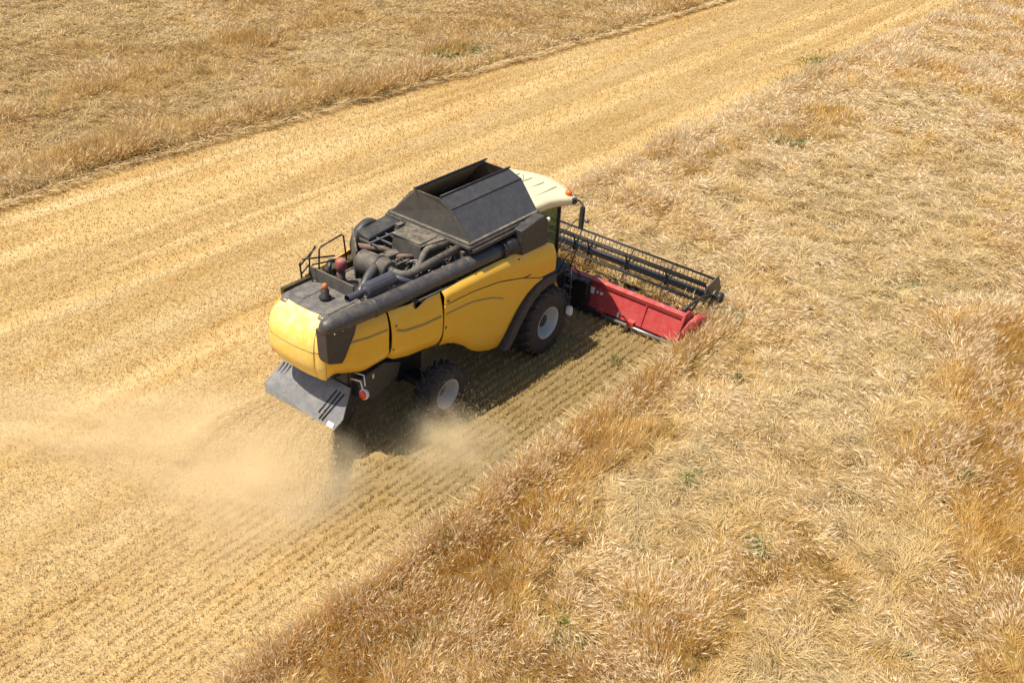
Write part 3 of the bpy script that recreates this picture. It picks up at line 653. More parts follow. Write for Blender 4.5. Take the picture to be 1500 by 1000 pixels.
# ---- wheels
def wheel(x, y, R, Wt, rr, s, lugs):
    """axle along y; s = side"""
    hub = MB(); hub.lathe([(0, -.16), (.17, -.16), (.17, .02), (.13, .06), (0, .06)], (x, y - s * .28, R), (0, s, 0), 20)
    for k in range(10):
        a = k / 10 * 2 * PI; hub.tube([(x + .125 * math.cos(a), y - s * .24, R + .125 * math.sin(a)), (x + .125 * math.cos(a), y - s * .20, R + .125 * math.sin(a))], .014, 6)
    w_ = hub.build('wheel', M['hubdark'], H)
    r = MB(); h = Wt / 2
    r.lathe([(.14, -.30), (rr * .55, -.32), (rr * .74, -.30), (rr * .78, -.20), (rr * .86, -.18), (rr * .88, -.05), (rr * .97, -.02), (rr * 1.0, 0.0), (rr * 1.03, .0), (rr * 1.03, -.04), (rr * .93, -.06), (rr * .93, -.34)], (x, y, R), (0, s, 0), 40)
    r.build('rim', M['rim'], w_)
    t = MB(); R0 = R - .06
    prof = [(rr * .98, -Wt + .05), (rr * 1.08, -Wt + .02), (rr + (R0 - rr) * .45, -Wt - .0), (rr + (R0 - rr) * .85, -Wt + .02), (R0 - .01, -Wt + .09), (R0, -Wt / 2), (R0 - .01, -.09), (rr + (R0 - rr) * .85, .01), (rr + (R0 - rr) * .45, .03), (rr * 1.08, .0), (rr * 1.0, -.03)]
    t.lathe(prof, (x, y, R), (0, s, 0), 48)
    for k in range(lugs):
        for sd in (0, 1):
            a0 = (k + .5 * sd) / lugs * 2 * PI; pts = []
            for u in (0, .5, 1, 1.12):
                off = (-Wt / 2 + (u * (Wt / 2 - .015)) * (1 if sd else -1)); a = a0 - u * .26
                rad = R0 if u <= 1 else R0 - .10
                pts.append((a, off, rad))
            for (a, o1, r1), (a2, o2, r2) in zip(pts[:-1], pts[1:]):
                q = []
                for (aa, oo, r_) in ((a, o1, r1), (a2, o2, r2)):
                    for da in (-.035, .035):
                        for dr in (-.03, .06):
                            q.append((x + (r_ + dr) * math.cos(aa + da), y + s * oo, R + (r_ + dr) * math.sin(aa + da)))
                t.add(q, [(0, 2, 3, 1), (4, 5, 7, 6), (0, 1, 5, 4), (2, 6, 7, 3), (1, 3, 7, 5), (0, 4, 6, 2)])
    t.build('tyre', M['rubber'], w_)
for s in (-1, 1):
    wheel(0, s * 1.76, .93, .72, .42, s, 20)
    wheel(-3.82, s * 1.74, .68, .50, .355, s, 18)
b = MB(); b.tube([(0, -1.6, .93), (0, 1.6, .93)], .16, 14); b.build('axle', M['black'], H)
b = MB(); b.tube([(-3.82, -1.5, .68), (-3.82, 1.5, .68)], .10, 12); b.box((-3.98, -1.3, .58), (-3.66, 1.3, .80)); b.tube([(-4.0, -1.3, .75), (-4.0, 1.3, .75)], .03, 8)
b.build('axle', M['black'], H)

# ---- grain tank
b = MB(); b.box((-2.60, -1.18, 3.02), (-.12, 1.18, 3.74)); b.build('grain_tank', M['tank'], H, bevel=.015)
b = MB()
for (x0, x1, y0, y1) in ((-2.70, -.06, -1.27, -1.14), (-2.70, -.06, 1.14, 1.27), (-2.72, -2.58, -1.25, 1.25), (-.16, -.04, -1.25, 1.25)): b.box((x0, y0, 3.72), (x1, y1, 3.79)); b.box((x0 + .02, y0 + .03, 3.79), (x1 - .02, y1 - .03, 3.855))
o = b.build('tank_rim', M['tankdirty'], H, bevel=.008)
def shell(name, quads, mat, par, th=.025, bevel=.004):
    b = MB()
    for q in quads: b.add(q, [tuple(range(len(q)))])
    o_ = b.build(name, M[mat], par); md = o_.modifiers.new('s', 'SOLIDIFY'); md.thickness = th; md.offset = -1; return o_
A0, A1 = -2.60, -.10
for s in (-1, 1):
    P = [(A0, s * 1.17, 3.855), (A1, s * 1.17, 3.855), (-.06, s * .62, 4.47), (-2.64, s * .63, 4.47), (-2.70, s * .35, 4.70), (-.24, s * .35, 4.70)]
    o = shell('tank_flap', [[P[0], P[1], P[2], P[3]], [P[3], P[2], P[5], P[4]]], 'tank', H)
    b = MB(); b.tube([(-2.78 if s > 0 else -2.70, s * .35, 4.71), (-.18, s * .35, 4.71)], .022, 8); b.tube([(-2.64, s * .635, 4.478), (-.06, s * .625, 4.478)], .008, 6); b.build('flap_edge', M['black'], o)
for (x, xs_, xt, nm) in ((-2.60, -2.64, -2.70, 'tank_end'), (-.10, -.06, -.24, 'tank_end')):
    shell(nm, [[(x, -1.15, 3.855), (x, 1.15, 3.855), (xs_, .61, 4.47), (xt, .34, 4.66), (xt, -.34, 4.66), (xs_, -.61, 4.47)]], 'tankdirty', H)
b = MB(); b.tube([(-1.3, 0, 3.2), (-1.3, 0, 4.28)], .16, 16); b.box((-2.5, -1.1, 3.745), (-.2, 1.1, 3.76)); b.build('tank_filler', M['tankdirty'], H)
for s in (-1, 1):
    P = [(-2.55, s * 1.12, 3.80), (-.15, s * 1.12, 3.80), (-.11, s * .585, 4.45), (-2.59, s * .595, 4.45), (-2.66, s * .33, 4.675), (-.28, s * .33, 4.675)]
    shell('tank_bounce_plate', [[P[0], P[1], P[2], P[3]], [P[3], P[2], P[5], P[4]]], 'bounce_grey', H, .006)  # added plates; their pale grey stands in for light bounced inside the tank
b = MB(); vs = []; N = 18
for i in range(N + 1):
    for j in range(N + 1):
        x = -2.5 + 2.3 * i / N; y = -1.05 + 2.1 * j / N; vs.append((x, y, 3.77 + .30 * math.exp(-((x + 1.3) / .7) ** 2 - (y / .6) ** 2) + .02 * math.sin(9 * x + 5 * y)))
b.add(vs, [(i * (N + 1) + j, (i + 1) * (N + 1) + j, (i + 1) * (N + 1) + j + 1, i * (N + 1) + j + 1) for i in range(N) for j in range(N)], True); b.build('bounce_grain_heap', M['grain'], H)  # grain added to bounce light onto the inner tank walls

# front side covers behind the cab
for s in (-1, 1):
    b = MB(); pts = [(-1.10, 3.12), (-.10, 3.08), (-.06, 3.70), (-.22, 3.86), (-1.12, 3.74)]
    n = len(pts); vs = [(x, s * (1.56 - .14 * max(0, z - 3.4)), z) for x, z in pts] + [(x, s * 1.0, z) for x, z in pts]
    b.add(vs, [tuple(range(n)), tuple(range(n, 2 * n))[::-1]] + [(i, (i + 1) % n, n + (i + 1) % n, n + i) for i in range(n)])
    b.build('side_cover', M['dark'], H, bevel=.035)
    b = MB(); b.prism([(-2.66, 3.64), (-.15, 3.64), (-.15, 3.72), (-2.66, 3.72)], 1, s * 1.16, s * 1.34); b.build('tank_gutter', M['dark'], H, bevel=.01)
    b = MB(); b.tube([(-.02, s * 1.40, 3.62), (.10, s * 1.42, 3.64)], .05, 10); b.build('work_lamp', M['white'], H)
b = MB(); b.box((-.12, -1.05, 2.2), (.06, 1.05, 3.72)); b.build('cab_back_wall', M['black'], H)

# ---- engine bay
b = MB(); b.box((-5.42, -1.05, 3.06), (-2.62, 1.12, 3.12)); b.box((-2.75, -1.1, 3.1), (-2.62, 1.1, 3.62))
b.build('engine_deck', M['engine'], H)
b = MB(); b.hexa([(-3.45, -.50, 3.15), (-2.70, -.62, 3.15), (-2.68, .62, 3.15), (-3.40, .46, 3.15), (-3.42, -.44, 3.76), (-2.74, -.58, 3.78), (-2.70, .58, 3.80), (-3.36, .42, 3.78)])
b.box((-3.40, -.40, 3.78), (-2.80, .45, 3.80)); b.box((-3.1, .5, 3.75), (-2.9, .62, 3.86))
b.build('engine_cover', M['engine'], H, bevel=.04)
b = MB(); b.box((-4.15, -.22, 3.12), (-3.45, .36, 3.42)); b.box((-4.0, -.75, 3.12), (-2.8, -.55, 3.35)); b.box((-4.05, .0, 3.42), (-3.6, .25, 3.55))
for k in range(6): b.tube([(-4.05 + .11 * k, -.12, 3.40), (-4.05 + .11 * k, -.12, 3.50)], .04, 8)
for k in range(5): b.box((-3.9 + .28 * k, -.98, 3.12), (-3.74 + .28 * k, -.86, 3.24 + .05 * (k % 3)))
b.build('engine_block', M['engine'], H, bevel=.015)
b = MB()
random.seed(3)
for k in range(46):
    x = random.uniform(-4.6, -2.8); y = random.uniform(-1.0, .35); z = random.uniform(3.18, 3.42); p = [(x, y, z)]
    for j in range(4): x += random.uniform(-.14, .14); y += random.uniform(-.12, .12); z += random.uniform(-.07, .10); p.append((x, y, min(z, 3.55)))
    b.tube(p, random.choice([.010, .014, .02]), 6)
each(b, 'hose', M['engine'], H)
b = MB()
for k in range(20):
    x = random.uniform(-4.4, -2.8); y = random.uniform(-.9, .1); z = random.uniform(3.18, 3.4); p = [(x, y, z)]
    for j in range(4): x += random.uniform(-.14, .14); y += random.uniform(-.12, .12); z += random.uniform(-.05, .09); p.append((x, y, min(z, 3.52)))
    b.tube(p, random.choice([.010, .013]), 6)
each(b, 'cable', M['steel'], H)
b = MB(); b.tube([(-4.15, .75, 3.62), (-3.75, .35, 3.55), (-3.55, .1, 3.45)], [.07, .07, .05], 10); b.tube([(-3.7, .02, 3.46), (-3.35, -.25, 3.44)], .06, 10); b.build('charge_pipe', M['rust'], H)
# air cleaner and pipes
b = MB(); b.lathe([(0, -.42), (.20, -.42), (.255, -.36), (.26, .30), (.235, .32), (.235, .40), (.20, .43), (0, .43)], (-4.42, -.02, 3.52), (0.06, -1, 0), 28); o = b.build('air_cleaner', M['engine'], H)
b = MB(); b.lathe([(.262, .12), (.275, .13), (.275, .17), (.262, .18)], (-4.42, -.02, 3.52), (0.06, -1, 0), 28); b.build('clamp_ring', M['black'], o)
b = MB(); b.tube([(-4.55, -.18, 3.58), (-4.75, -.28, 3.62), (-5.0, -.36, 3.52), (-5.25, -.42, 3.36), (-5.35, -.45, 3.25)], [.11, .105, .10, .10, .10], 14); b.build('intake_hose', M['duct'], o)
b = MB(); b.tube([(-4.40, -.42, 3.54), (-4.40, -.60, 3.54), (-4.36, -.74, 3.54), (-4.25, -.84, 3.55), (-4.05, -.88, 3.57), (-2.60, -.92, 3.66)], [.10, .095, .09, .09, .088, .088], 14)
for y in (-.47, -.56): b.lathe([(.10, -.012), (.115, 0), (.10, .012)], (-4.40, y, 3.54), (0, 1, 0), 16)
b.build('intake_pipe', M['engine'], H)
b = MB(); b.tube([(-4.1, -.76, 3.44), (-3.75, -.72, 3.56), (-3.55, -.66, 3.72), (-3.4, -.62, 3.76), (-2.8, -.72, 3.74)], .075, 12); b.build('boost_pipe', M['engine'], H)
b = MB(); mc = Vector((-5.05, -.76, 3.60)); b.lathe([(0, -.44), (.07, -.44), (.08, -.41), (.145, -.38), (.145, .38), (.08, .41), (0, .44)], mc, (1, -.06, .03), 12, smooth=False)
b.tube([(-5.46, -.73, 3.58), (-5.62, -.72, 3.57), (-5.92, -.71, 3.56)], [.06, .065, .085], 14, cap=False); b.tube([(-4.62, -.80, 3.60), (-4.3, -.95, 3.42), (-4.0, -.95, 3.3)], .06, 10)
b.build('exhaust_muffler', M['muffler'], H)
b = MB(); b.box((-5.55, -.90, 3.28), (-5.50, -.74, 3.46)); b.box((-4.75, -.95, 3.28), (-4.70, -.75, 3.42)); each(b, 'bracket', M['steel'], H)
# rotary dust screen on the left
b = MB(); b.hexa([(-3.95, .62, 3.1), (-2.75, .70, 3.1), (-2.75, 1.22, 3.1), (-3.80, 1.18, 3.1), (-3.90, .66, 3.74), (-2.78, .72, 3.80), (-2.78, 1.20, 3.80), (-3.78, 1.16, 3.74)])
b.build('radiator_housing', M['dark'], H, bevel=.04)
b = MB(); b.lathe([(0, 0), (.46, 0), (.50, .04), (.50, .18), (.42, .24), (0, .26)], (-3.35, 1.12, 3.34), (0, 1, 0), 36); b.build('rotary_screen', M['dark'], H)
b = MB(); b.hexa([(-4.62, .36, 3.12), (-4.56, .36, 3.12), (-3.86, 1.18, 3.12), (-3.92, 1.18, 3.12), (-4.60, .36, 3.78), (-4.54, .36, 3.78), (-3.86, 1.16, 3.84), (-3.92, 1.16, 3.84)]); b.build('bay_divider', M['engine'], H, bevel=.01)
b = MB()
for k in range(4): b.box((-3.95 + .3 * k, .20, 3.66), (-3.92 + .3 * k, .90, 3.69))
b.box((-4.0, .52, 3.69), (-2.8, .55, 3.72)); each(b, 'support_bar', M['steel'], H)
# fuel cap and red pre cleaner
b = MB(); b.lathe([(0, 0), (.22, 0), (.22, .03), (.18, .05), (0, .05)], (-4.98, .0, 3.14), (0, 0, 1), 24); b.build('filler_cap', M['black'], H)
b = MB(); b.lathe([(0, 0), (.14, 0), (.11, .06), (.09, .12), (.10, .22), (.06, .30), (0, .30)], (-4.98, .42, 3.16), (0, 0, 1), 18); o = b.build('pre_cleaner', M['rust'], H)
b = MB(); b.lathe([(0, .30), (.10, .30), (.125, .34), (.125, .50), (.10, .55), (0, .57)], (-4.98, .42, 3.16), (0, 0, 1), 18); b.build('bowl', M['fadedred'], o)
b = MB(); b.tube([(-5.02, .62, 3.14), (-5.05, .70, 3.40), (-4.95, .80, 3.52), (-4.7, .85, 3.42)], .05, 10); b.build('breather_hose', M['duct'], H)
# guard rails
b = MB()
def rail(p, r=.019): b.tube(p, r, 8)
rail([(-5.13, .95, 3.10), (-5.10, .95, 3.78), (-5.05, .95, 3.84), (-4.45, .95, 3.92), (-4.38, .95, 3.88), (-4.28, .95, 3.15)])
rail([(-5.60, .95, 3.15), (-5.66, .95, 3.66), (-5.58, .95, 3.73), (-4.7, .90, 3.52)])
rail([(-5.53, .72, 3.28), (-5.60, .72, 3.62), (-5.50, .72, 3.66), (-4.98, .72, 3.56)])
rail([(-5.40, .95, 3.15), (-5.38, .95, 3.72), (-5.18, .98, 3.90)]); rail([(-5.66, .95, 3.60), (-5.18, .98, 3.86)]); rail([(-5.62, .95, 3.40), (-5.38, .95, 3.55)])
rail([(-4.98, .95, 3.12), (-5.0, .95, 3.36), (-4.85, .95, 3.40), (-4.72, .95, 3.12)])
each(b, 'guard_rail', M['black'], H)
# clutter in the gap between auger and panel
b = MB(); random.seed(9)
for k in range(40):
    x = random.uniform(-4.6, -1.6); b.box((x, -1.34, 3.02 + random.random() * .06), (x + .06 + .08 * random.random(), -1.20, 3.10 + .10 * random.random()))
each(b, 'latch', M['engine'], H)
b = MB(); b.tube([(-4.5, -1.36, 3.20), (-2.0, -1.42, 3.16), (-1.3, -1.45, 3.05)], .025, 8); b.build('conduit', M['black'], H)

# ---- cab
b = MB()
roof = [(-.12, 1.02), (-.12, -1.02), (.15, -1.10), (.55, -1.10), (.85, -1.16), (1.16, -1.34), (1.34, -1.36), (1.52, -1.12), (1.74, -.72), (1.90, -.36), (1.96, 0), (1.90, .36), (1.74, .72), (1.52, 1.12), (1.34, 1.36), (1.16, 1.34), (.85, 1.16), (.55, 1.10), (.15, 1.10)]
n = len(roof); cx = .7
def lvl(sc, z, dz=0): return [(cx + (x - cx) * sc, y * sc, z + dz * (x - cx)) for x, y in roof]
R_ = [lvl(.96, 3.62, -.02), lvl(1.0, 3.68, -.03), lvl(.995, 3.80, -.05), lvl(.95, 3.86, -.05), lvl(.80, 3.90, -.05), lvl(.45, 3.93, -.05)]
vs = [p for r in R_ for p in r]; fs = [(i * n + k, i * n + (k + 1) % n, (i + 1) * n + (k + 1) % n, (i + 1) * n + k) for i in range(len(R_) - 1) for k in range(n)]
b.add(vs, fs, True); b.add(R_[0], [tuple(range(n))[::-1]]); b.add(R_[-1], [tuple(range(n))])
cabroof = b.build('cab_roof', M['cream'], H)
b = MB()
for y in (-.75, -.35, .05, .45): b.tube([(.1, y, 3.94), (.8, y, 3.92), (1.35, y * .95, 3.888)], .012, 6)
each(b, 'roof_rib', M['cream'], cabroof)
b = MB(); b.tube([(.55, -.25, 3.92), (.55, -.25, 4.28)], .008, 6); b.lathe([(0, 0), (.03, 0), (.03, .02), (0, .02)], (.55, -.25, 3.93), (0, 0, 1), 10); b.build('antenna', M['black'], cabroof)
for s in (-1, 1):
    b = MB(); b.lathe([(0, 0), (.085, 0), (.085, .09), (.06, .13), (0, .14)], (1.22, s * 1.18, 3.83), (0, 0, 1), 18); b.build('indicator_light', M['orange'], cabroof)
    b = MB(); b.tube([(1.25, s * 1.33, 3.72), (1.24, s * 1.50, 3.78), (1.14, s * 1.66, 3.78), (1.08, s * 1.74, 3.70)], .022, 8); b.box((1.18, s * 1.30, 3.66), (1.30, s * 1.40, 3.80))
    o = b.build('mirror_arm', M['black'], H)
    b = MB(); b.box((1.03, min(s * 1.66, s * 1.80), 3.16), (1.11, max(s * 1.66, s * 1.80), 3.76), .03); b.build('mirror', M['dark'], o)
    b = MB(); b.tube([(1.07, s * 1.79, 3.40), (1.09, s * 1.84, 3.40), (1.12, s * 1.92, 3.40)], [.015, .045, .05], 10); b.build('lamp', M['muffler'], o)
b = MB()
xt, xb = 1.42, 1.62
for s in (-1, 1):
    b.tube([(1.18, s * .98, 3.66), (1.30, s * .95, 1.90)], .045, 8); b.tube([(.05, s * 1.0, 3.66), (.05, s * 1.0, 2.0)], .05, 8); b.tube([(.05, s * .98, 2.0), (1.30, s * .93, 1.95)], .05, 8)
b.box((-.05, -1.0, 1.86), (1.4, 1.0, 1.98)); b.build('cab_frame', M['black'], H)
b = MB()
for s in (-1, 1): b.add([(.08, s * .99, 2.02), (1.27, s * .94, 2.0), (1.16, s * .97, 3.62), (.08, s * .99, 3.62)], [(0, 1, 2, 3)])
for (y0, y1, xa, xc) in ((-.94, -.5, 1.27, 1.52), (-.5, .5, 1.52, 1.60), (.5, .94, 1.52, 1.27)):
    xx0 = xa if y0 < 0 or y0 == .5 else xa; b.add([(xa if y0 != -.5 else 1.52, y0, 1.98), (xc if y0 != -.5 else 1.52, y1, 1.98), (xc + .10 if y0 == -.94 else (1.62 if y0 == -.5 else 1.17), y1, 3.6), (1.17 if y0 == -.94 else 1.62, y0, 3.6)], [(0, 1, 2, 3)])
b.build('cab_glass', M['glass'], H, solid=.01)
b = MB(); b.box((.30, -.28, 2.0), (.80, .28, 2.48), .05); b.box((.22, -.28, 2.45), (.38, .28, 3.15), .05); b.tube([(1.2, 0, 1.98), (1.1, 0, 2.7)], .04, 8); b.build('driver_seat', M['seatcloth'], H)
# yellow inner fender, platform and ladder
for s in (-1, 1):
    b = MB(); a = []
    for k in range(9):
        t = math.radians(100 - k * 12); a.append((math.cos(t) * 1.10 + .02, .93 + math.sin(t) * 1.10))
    a2 = [(x * .93, .93 + (z - .93) * .93) for x, z in a[::-1]]
    b.prism(a + a2, 1, s * 1.02, s * 1.30); b.build('inner_fender', M['yellow'], H, bevel=.01)
b = MB(); b.box((.35, -1.45, 1.90), (1.35, -.9, 1.96)); b.box((.35, .9, 1.90), (1.35, 1.45, 1.96)); each(b, 'cab_platform', M['black'], H, bevel=.01)
for s in (-1, 1):
    b = MB()
    for yy in (1.42, 1.62): b.tube([(1.05, s * yy, 2.0), (1.10, s * (yy + .02), .75)], .02, 8)
    for z in (.85, 1.15, 1.45, 1.75): b.box((1.02, min(s * 1.42, s * 1.64), z), (1.16, max(s * 1.42, s * 1.64), z + .03))
    b.tube([(.75, s * 1.42, 1.96), (.75, s * 1.62, 2.5), (1.15, s * 1.62, 2.5), (1.15, s * 1.50, 1.96)], .016, 8)
    b.build('ladder', M['black'], H)
b = MB(); b.box((.95, -1.66, .40), (1.00, -1.44, .85), .01); b.build('mud_flap', M['chute'], H)
b = MB(); b.box((.66, -1.98, .92), (.78, -1.80, 1.18), .04); o = b.build('side_lamp', M['white'], H); b = MB(); b.tube([(.72, -1.88, 1.18), (.74, -1.80, 1.42), (.8, -1.55, 1.60), (.85, -1.4, 1.62)], .016, 8); b.tube([(.70, -1.84, 1.18), (.70, -1.74, 1.55)], .012, 8); b.build('arm', M['black'], o)
b = MB(); b.box((.66, -1.80, .90), (.70, -1.73, 1.20), .01); b.build('side_reflector', M['dark'], H)

# ---- feeder house
b = MB(); b.hexa([(.7, -.60, 1.0), (2.75, -.60, .22), (2.75, .60, .22), (.7, .60, 1.0), (.7, -.60, 1.85), (2.75, -.60, .95), (2.75, .60, .95), (.7, .60, 1.85)])
b.box((.9, -.95, 1.35), (1.5, -.6, 1.85)); b.box((.8, -1.1, .85), (1.3, -.62, 1.3)); b.tube([(1.0, -.75, 1.2), (2.5, -.75, .5)], .05, 10); b.tube([(1.1, .75, 1.2), (2.5, .75, .5)], .05, 10)
b.tube([(1.2, -.9, 1.75), (1.9, -.95, 1.5), (2.4, -1.0, 1.1), (2.6, -1.1, .8)], .02, 8); b.tube([(1.2, -.8, 1.75), (1.9, -.85, 1.7), (2.5, -.9, 1.2), (2.7, -1.0, .85)], .016, 8)
b.tube([(1.6, -1.2, 1.3), (2.1, -1.2, 1.2), (2.6, -1.25, .9)], .02, 8)
b.box((2.35, -1.35, .30), (2.6, -.6, 1.0)); b.build('feeder_house', M['black'], H, bevel=.015)

# ---- header
HW = 4.08
b = MB()
b.hexa([(2.60, -HW, .20), (2.66, -HW, .18), (2.66, HW, .18), (2.60, HW, .20), (2.84, -HW, .82), (2.88, -HW, .82), (2.88, HW, .82), (2.84, HW, .82)])
b.hexa([(2.78, -HW, .80), (2.96, -HW, .80), (2.96, HW, .80), (2.78, HW, .80), (2.76, -HW, .93), (2.94, -HW, .95), (2.94, HW, .95), (2.76, HW, .93)])
b.hexa([(2.66, -HW, .15), (4.10, -HW, .07), (4.10, HW, .07), (2.66, HW, .15), (2.66, -HW, .18), (4.10, -HW, .10), (4.10, HW, .10), (2.66, HW, .18)])
hd = b.build('header', M['red'], H, bevel=.012)
b = MB()
for y in (-3.0, -1.55, 0.9, 1.55, 3.0): b.hexa([(2.57, y - .02, .22), (2.62, y - .02, .22), (2.62, y + .02, .22), (2.57, y + .02, .22), (2.80, y - .02, .88), (2.86, y - .02, .88), (2.86, y + .02, .88), (2.80, y + .02, .88)])
for y in (-2.72, -1.75, 2.72, 1.75): b.box((2.50, y - .10, .14), (2.66, y + .10, .30))
each(b, 'header_rib', M['red'], hd, bevel=.008)
b = MB(); b.tube([(2.54, -4.0, .14), (2.54, -1.8, .14)], .045, 12); b.tube([(2.54, 4.0, .14), (2.54, 1.8, .14)], .045, 12); each(b, 'skid_pipe', M['steel'], hd)
b = MB(); b.box((2.45, -1.8, .08), (2.64, 1.8, .22)); b.build('lower_frame', M['black'], hd)
# faded white emblem and marks on the back wall
def onback(y, z): t = (z - .20) / .70; return (2.60 + .24 * t - .006, y, z)
b = MB()
for (y0, y1, z0, z1) in ((-1.38, -1.22, .55, .72), (-1.66, -1.46, .60, .67), (-2.30, -2.24, .22, .36), (-3.46, -3.36, .90, .95)):
    b.plate([onback(y0, z0), onback(y1, z0), onback(y1, z1), onback(y0, z1)], .004, (-1, 0, .3))
each(b, 'decal', M['white'], hd)
# end sheets and dividers
for s in (-1, 1):
    b = MB()
    prof = [(2.58, .12), (2.62, .60), (2.80, .98), (3.05, .98), (3.35, .72), (4.0, .40), (4.2, .10), (4.1, .06)]
    b.prism(prof, 1, s * HW, s * (HW + .06))
    vs = []; pr = [(2.62, .50, .03), (2.9, .68, .14), (3.3, .66, .20), (3.7, .54, .20), (4.0, .38, .20), (4.18, .12, .04)]
    for (x, z, wd) in pr:
        for k in range(7):
            a = k / 6 * PI; vs.append((x, s * (HW + .03 + wd * .5) - s * math.cos(a) * (wd * .5 + .03), z - .30 * (1 if k in (0, 6) else 0) + math.sin(a) * wd * .5))
    b.add(vs, [(i * 7 + k, i * 7 + k + 1, (i + 1) * 7 + k + 1, (i + 1) * 7 + k) for i in range(len(pr) - 1) for k in range(6)], True)
    b.build('crop_divider', M['red'], hd)
# header auger
b = MB(); b.tube([(3.30, -3.95, .46), (3.30, 3.95, .46)], .17, 18)
for s in (-1, 1):
    vs = []; N = 220
    for i in range(N + 1):
        t = i / N; y = s * (.6 + 3.3 * t); a = s * t * 2 * PI * 6
        for r in (.17, .30): vs.append((3.30 + r * math.cos(a), y, .46 + r * math.sin(a)))
    b.add(vs, [(2 * i, 2 * i + 2, 2 * i + 3, 2 * i + 1) for i in range(N)], True)
b.build('header_auger', M['chute'], hd, fix=False)
b = MB(); b.box((4.08, -HW, .07), (4.16, HW, .10))
for k in range(106): y = -4.02 + k * .0762; b.add([(4.16, y - .022, .085), (4.16, y + .022, .085), (4.28, y, .085), (4.16, y, .11)], [(0, 1, 3), (1, 2, 3), (2, 0, 3), (0, 2, 1)])
b.build('cutter_bar', M['steel'], hd)
# reel
RX, RZ, RR = 4.66, .69, .50
b = MB(); b.tube([(RX, -3.86, RZ), (RX, 3.86, RZ)], .105, 18)
for k in range(56): b.lathe([(.105, -.010), (.111, 0), (.105, .010)], (RX, -3.75 + k * .135, RZ), (0, 1, 0), 18)
reel = b.build('reel_tube', M['reeltube'], hd)
ang = [math.radians(57 + 60 * k) for k in range(6)]
for a in ang:
    x = RX + RR * math.cos(a); z = RZ + RR * math.sin(a)
    b = MB(); b.tube([(x, -3.84, z), (x, 3.84, z)], .023, 8); b.tube([(x - .03, -3.84, z - .02), (x - .03, 3.84, z - .02)], .012, 6)
    for k in range(62):
        y = -3.78 + k * .124; b.tube([(x, y, z), (x - .02, y, z - .10), (x - .045, y, z - .22)], .0075, 4)
    b.build('reel_bar', M['black'], hd)
for y in (-2.55, -1.25, .05, .55, 1.35, 2.6, -3.8, 3.8):
    b = MB()
    for a in ang:
        b.tube([(RX + .08 * math.cos(a), y, RZ + .08 * math.sin(a)), (RX + RR * math.cos(a), y, RZ + RR * math.sin(a))], .024, 6)
    b.lathe([(.085, -.02), (.15, -.02), (.15, .02), (.085, .02)], (RX, y, RZ), (0, 1, 0), 18); b.build('reel_spider', M['black'], hd)
for s in (-1, 1):
    b = MB(); b.prism([(4.38, 1.08), (5.03, 1.20), (5.35, .68), (5.02, .34), (4.52, .36), (4.28, .72)], 1, s * 3.88, s * 3.90)
    b.build('reel_end_panel', M['tankdirty'], hd)
    b = MB(); b.tube([(2.92, s * 3.98, .98), (3.3, s * 4.0, 1.02), (3.95, s * 4.02, 1.0), (RX, s * 4.02, .80)], .04, 10)
    b.tube([(3.15, s * 3.96, .55), (3.9, s * 3.98, .98)], .03, 8); b.tube([(3.1, s * 4.02, .70), (3.45, s * 4.05, .95), (4.0, s * 4.05, 1.10), (4.5, s * 4.05, .95)], .014, 6)
    b.tube([(3.1, s * 3.92, .95), (3.6, s * 4.08, 1.12), (4.2, s * 4.08, .90), (4.6, s * 4.05, .74)], .012, 6); b.box((3.05, min(s * 3.9, s * 4.04), .68), (3.3, max(s * 3.9, s * 4.04), .90), .02)
    b.build('reel_arm', M['black'], hd)
    b = MB(); b.tube([(RX - .08, s * 3.92, .80), (RX - .08, s * 4.16, .78)], .07, 14); b.lathe([(0, 0), (.13, 0), (.15, .05), (.13, .14), (0, .16)], (RX - .06, s * 4.16, .80), (0, s, 0), 16); b.build('reel_motor', M['black'], hd)
b = MB(); b.tube([(4.1, .62, 1.30), (4.7, .62, 1.48), (5.1, .62, 1.22)], .016, 6); b.tube([(4.1, .62, 1.3), (3.8, .62, .7)], .016, 6); b.build('reel_guard', M['black'], hd)

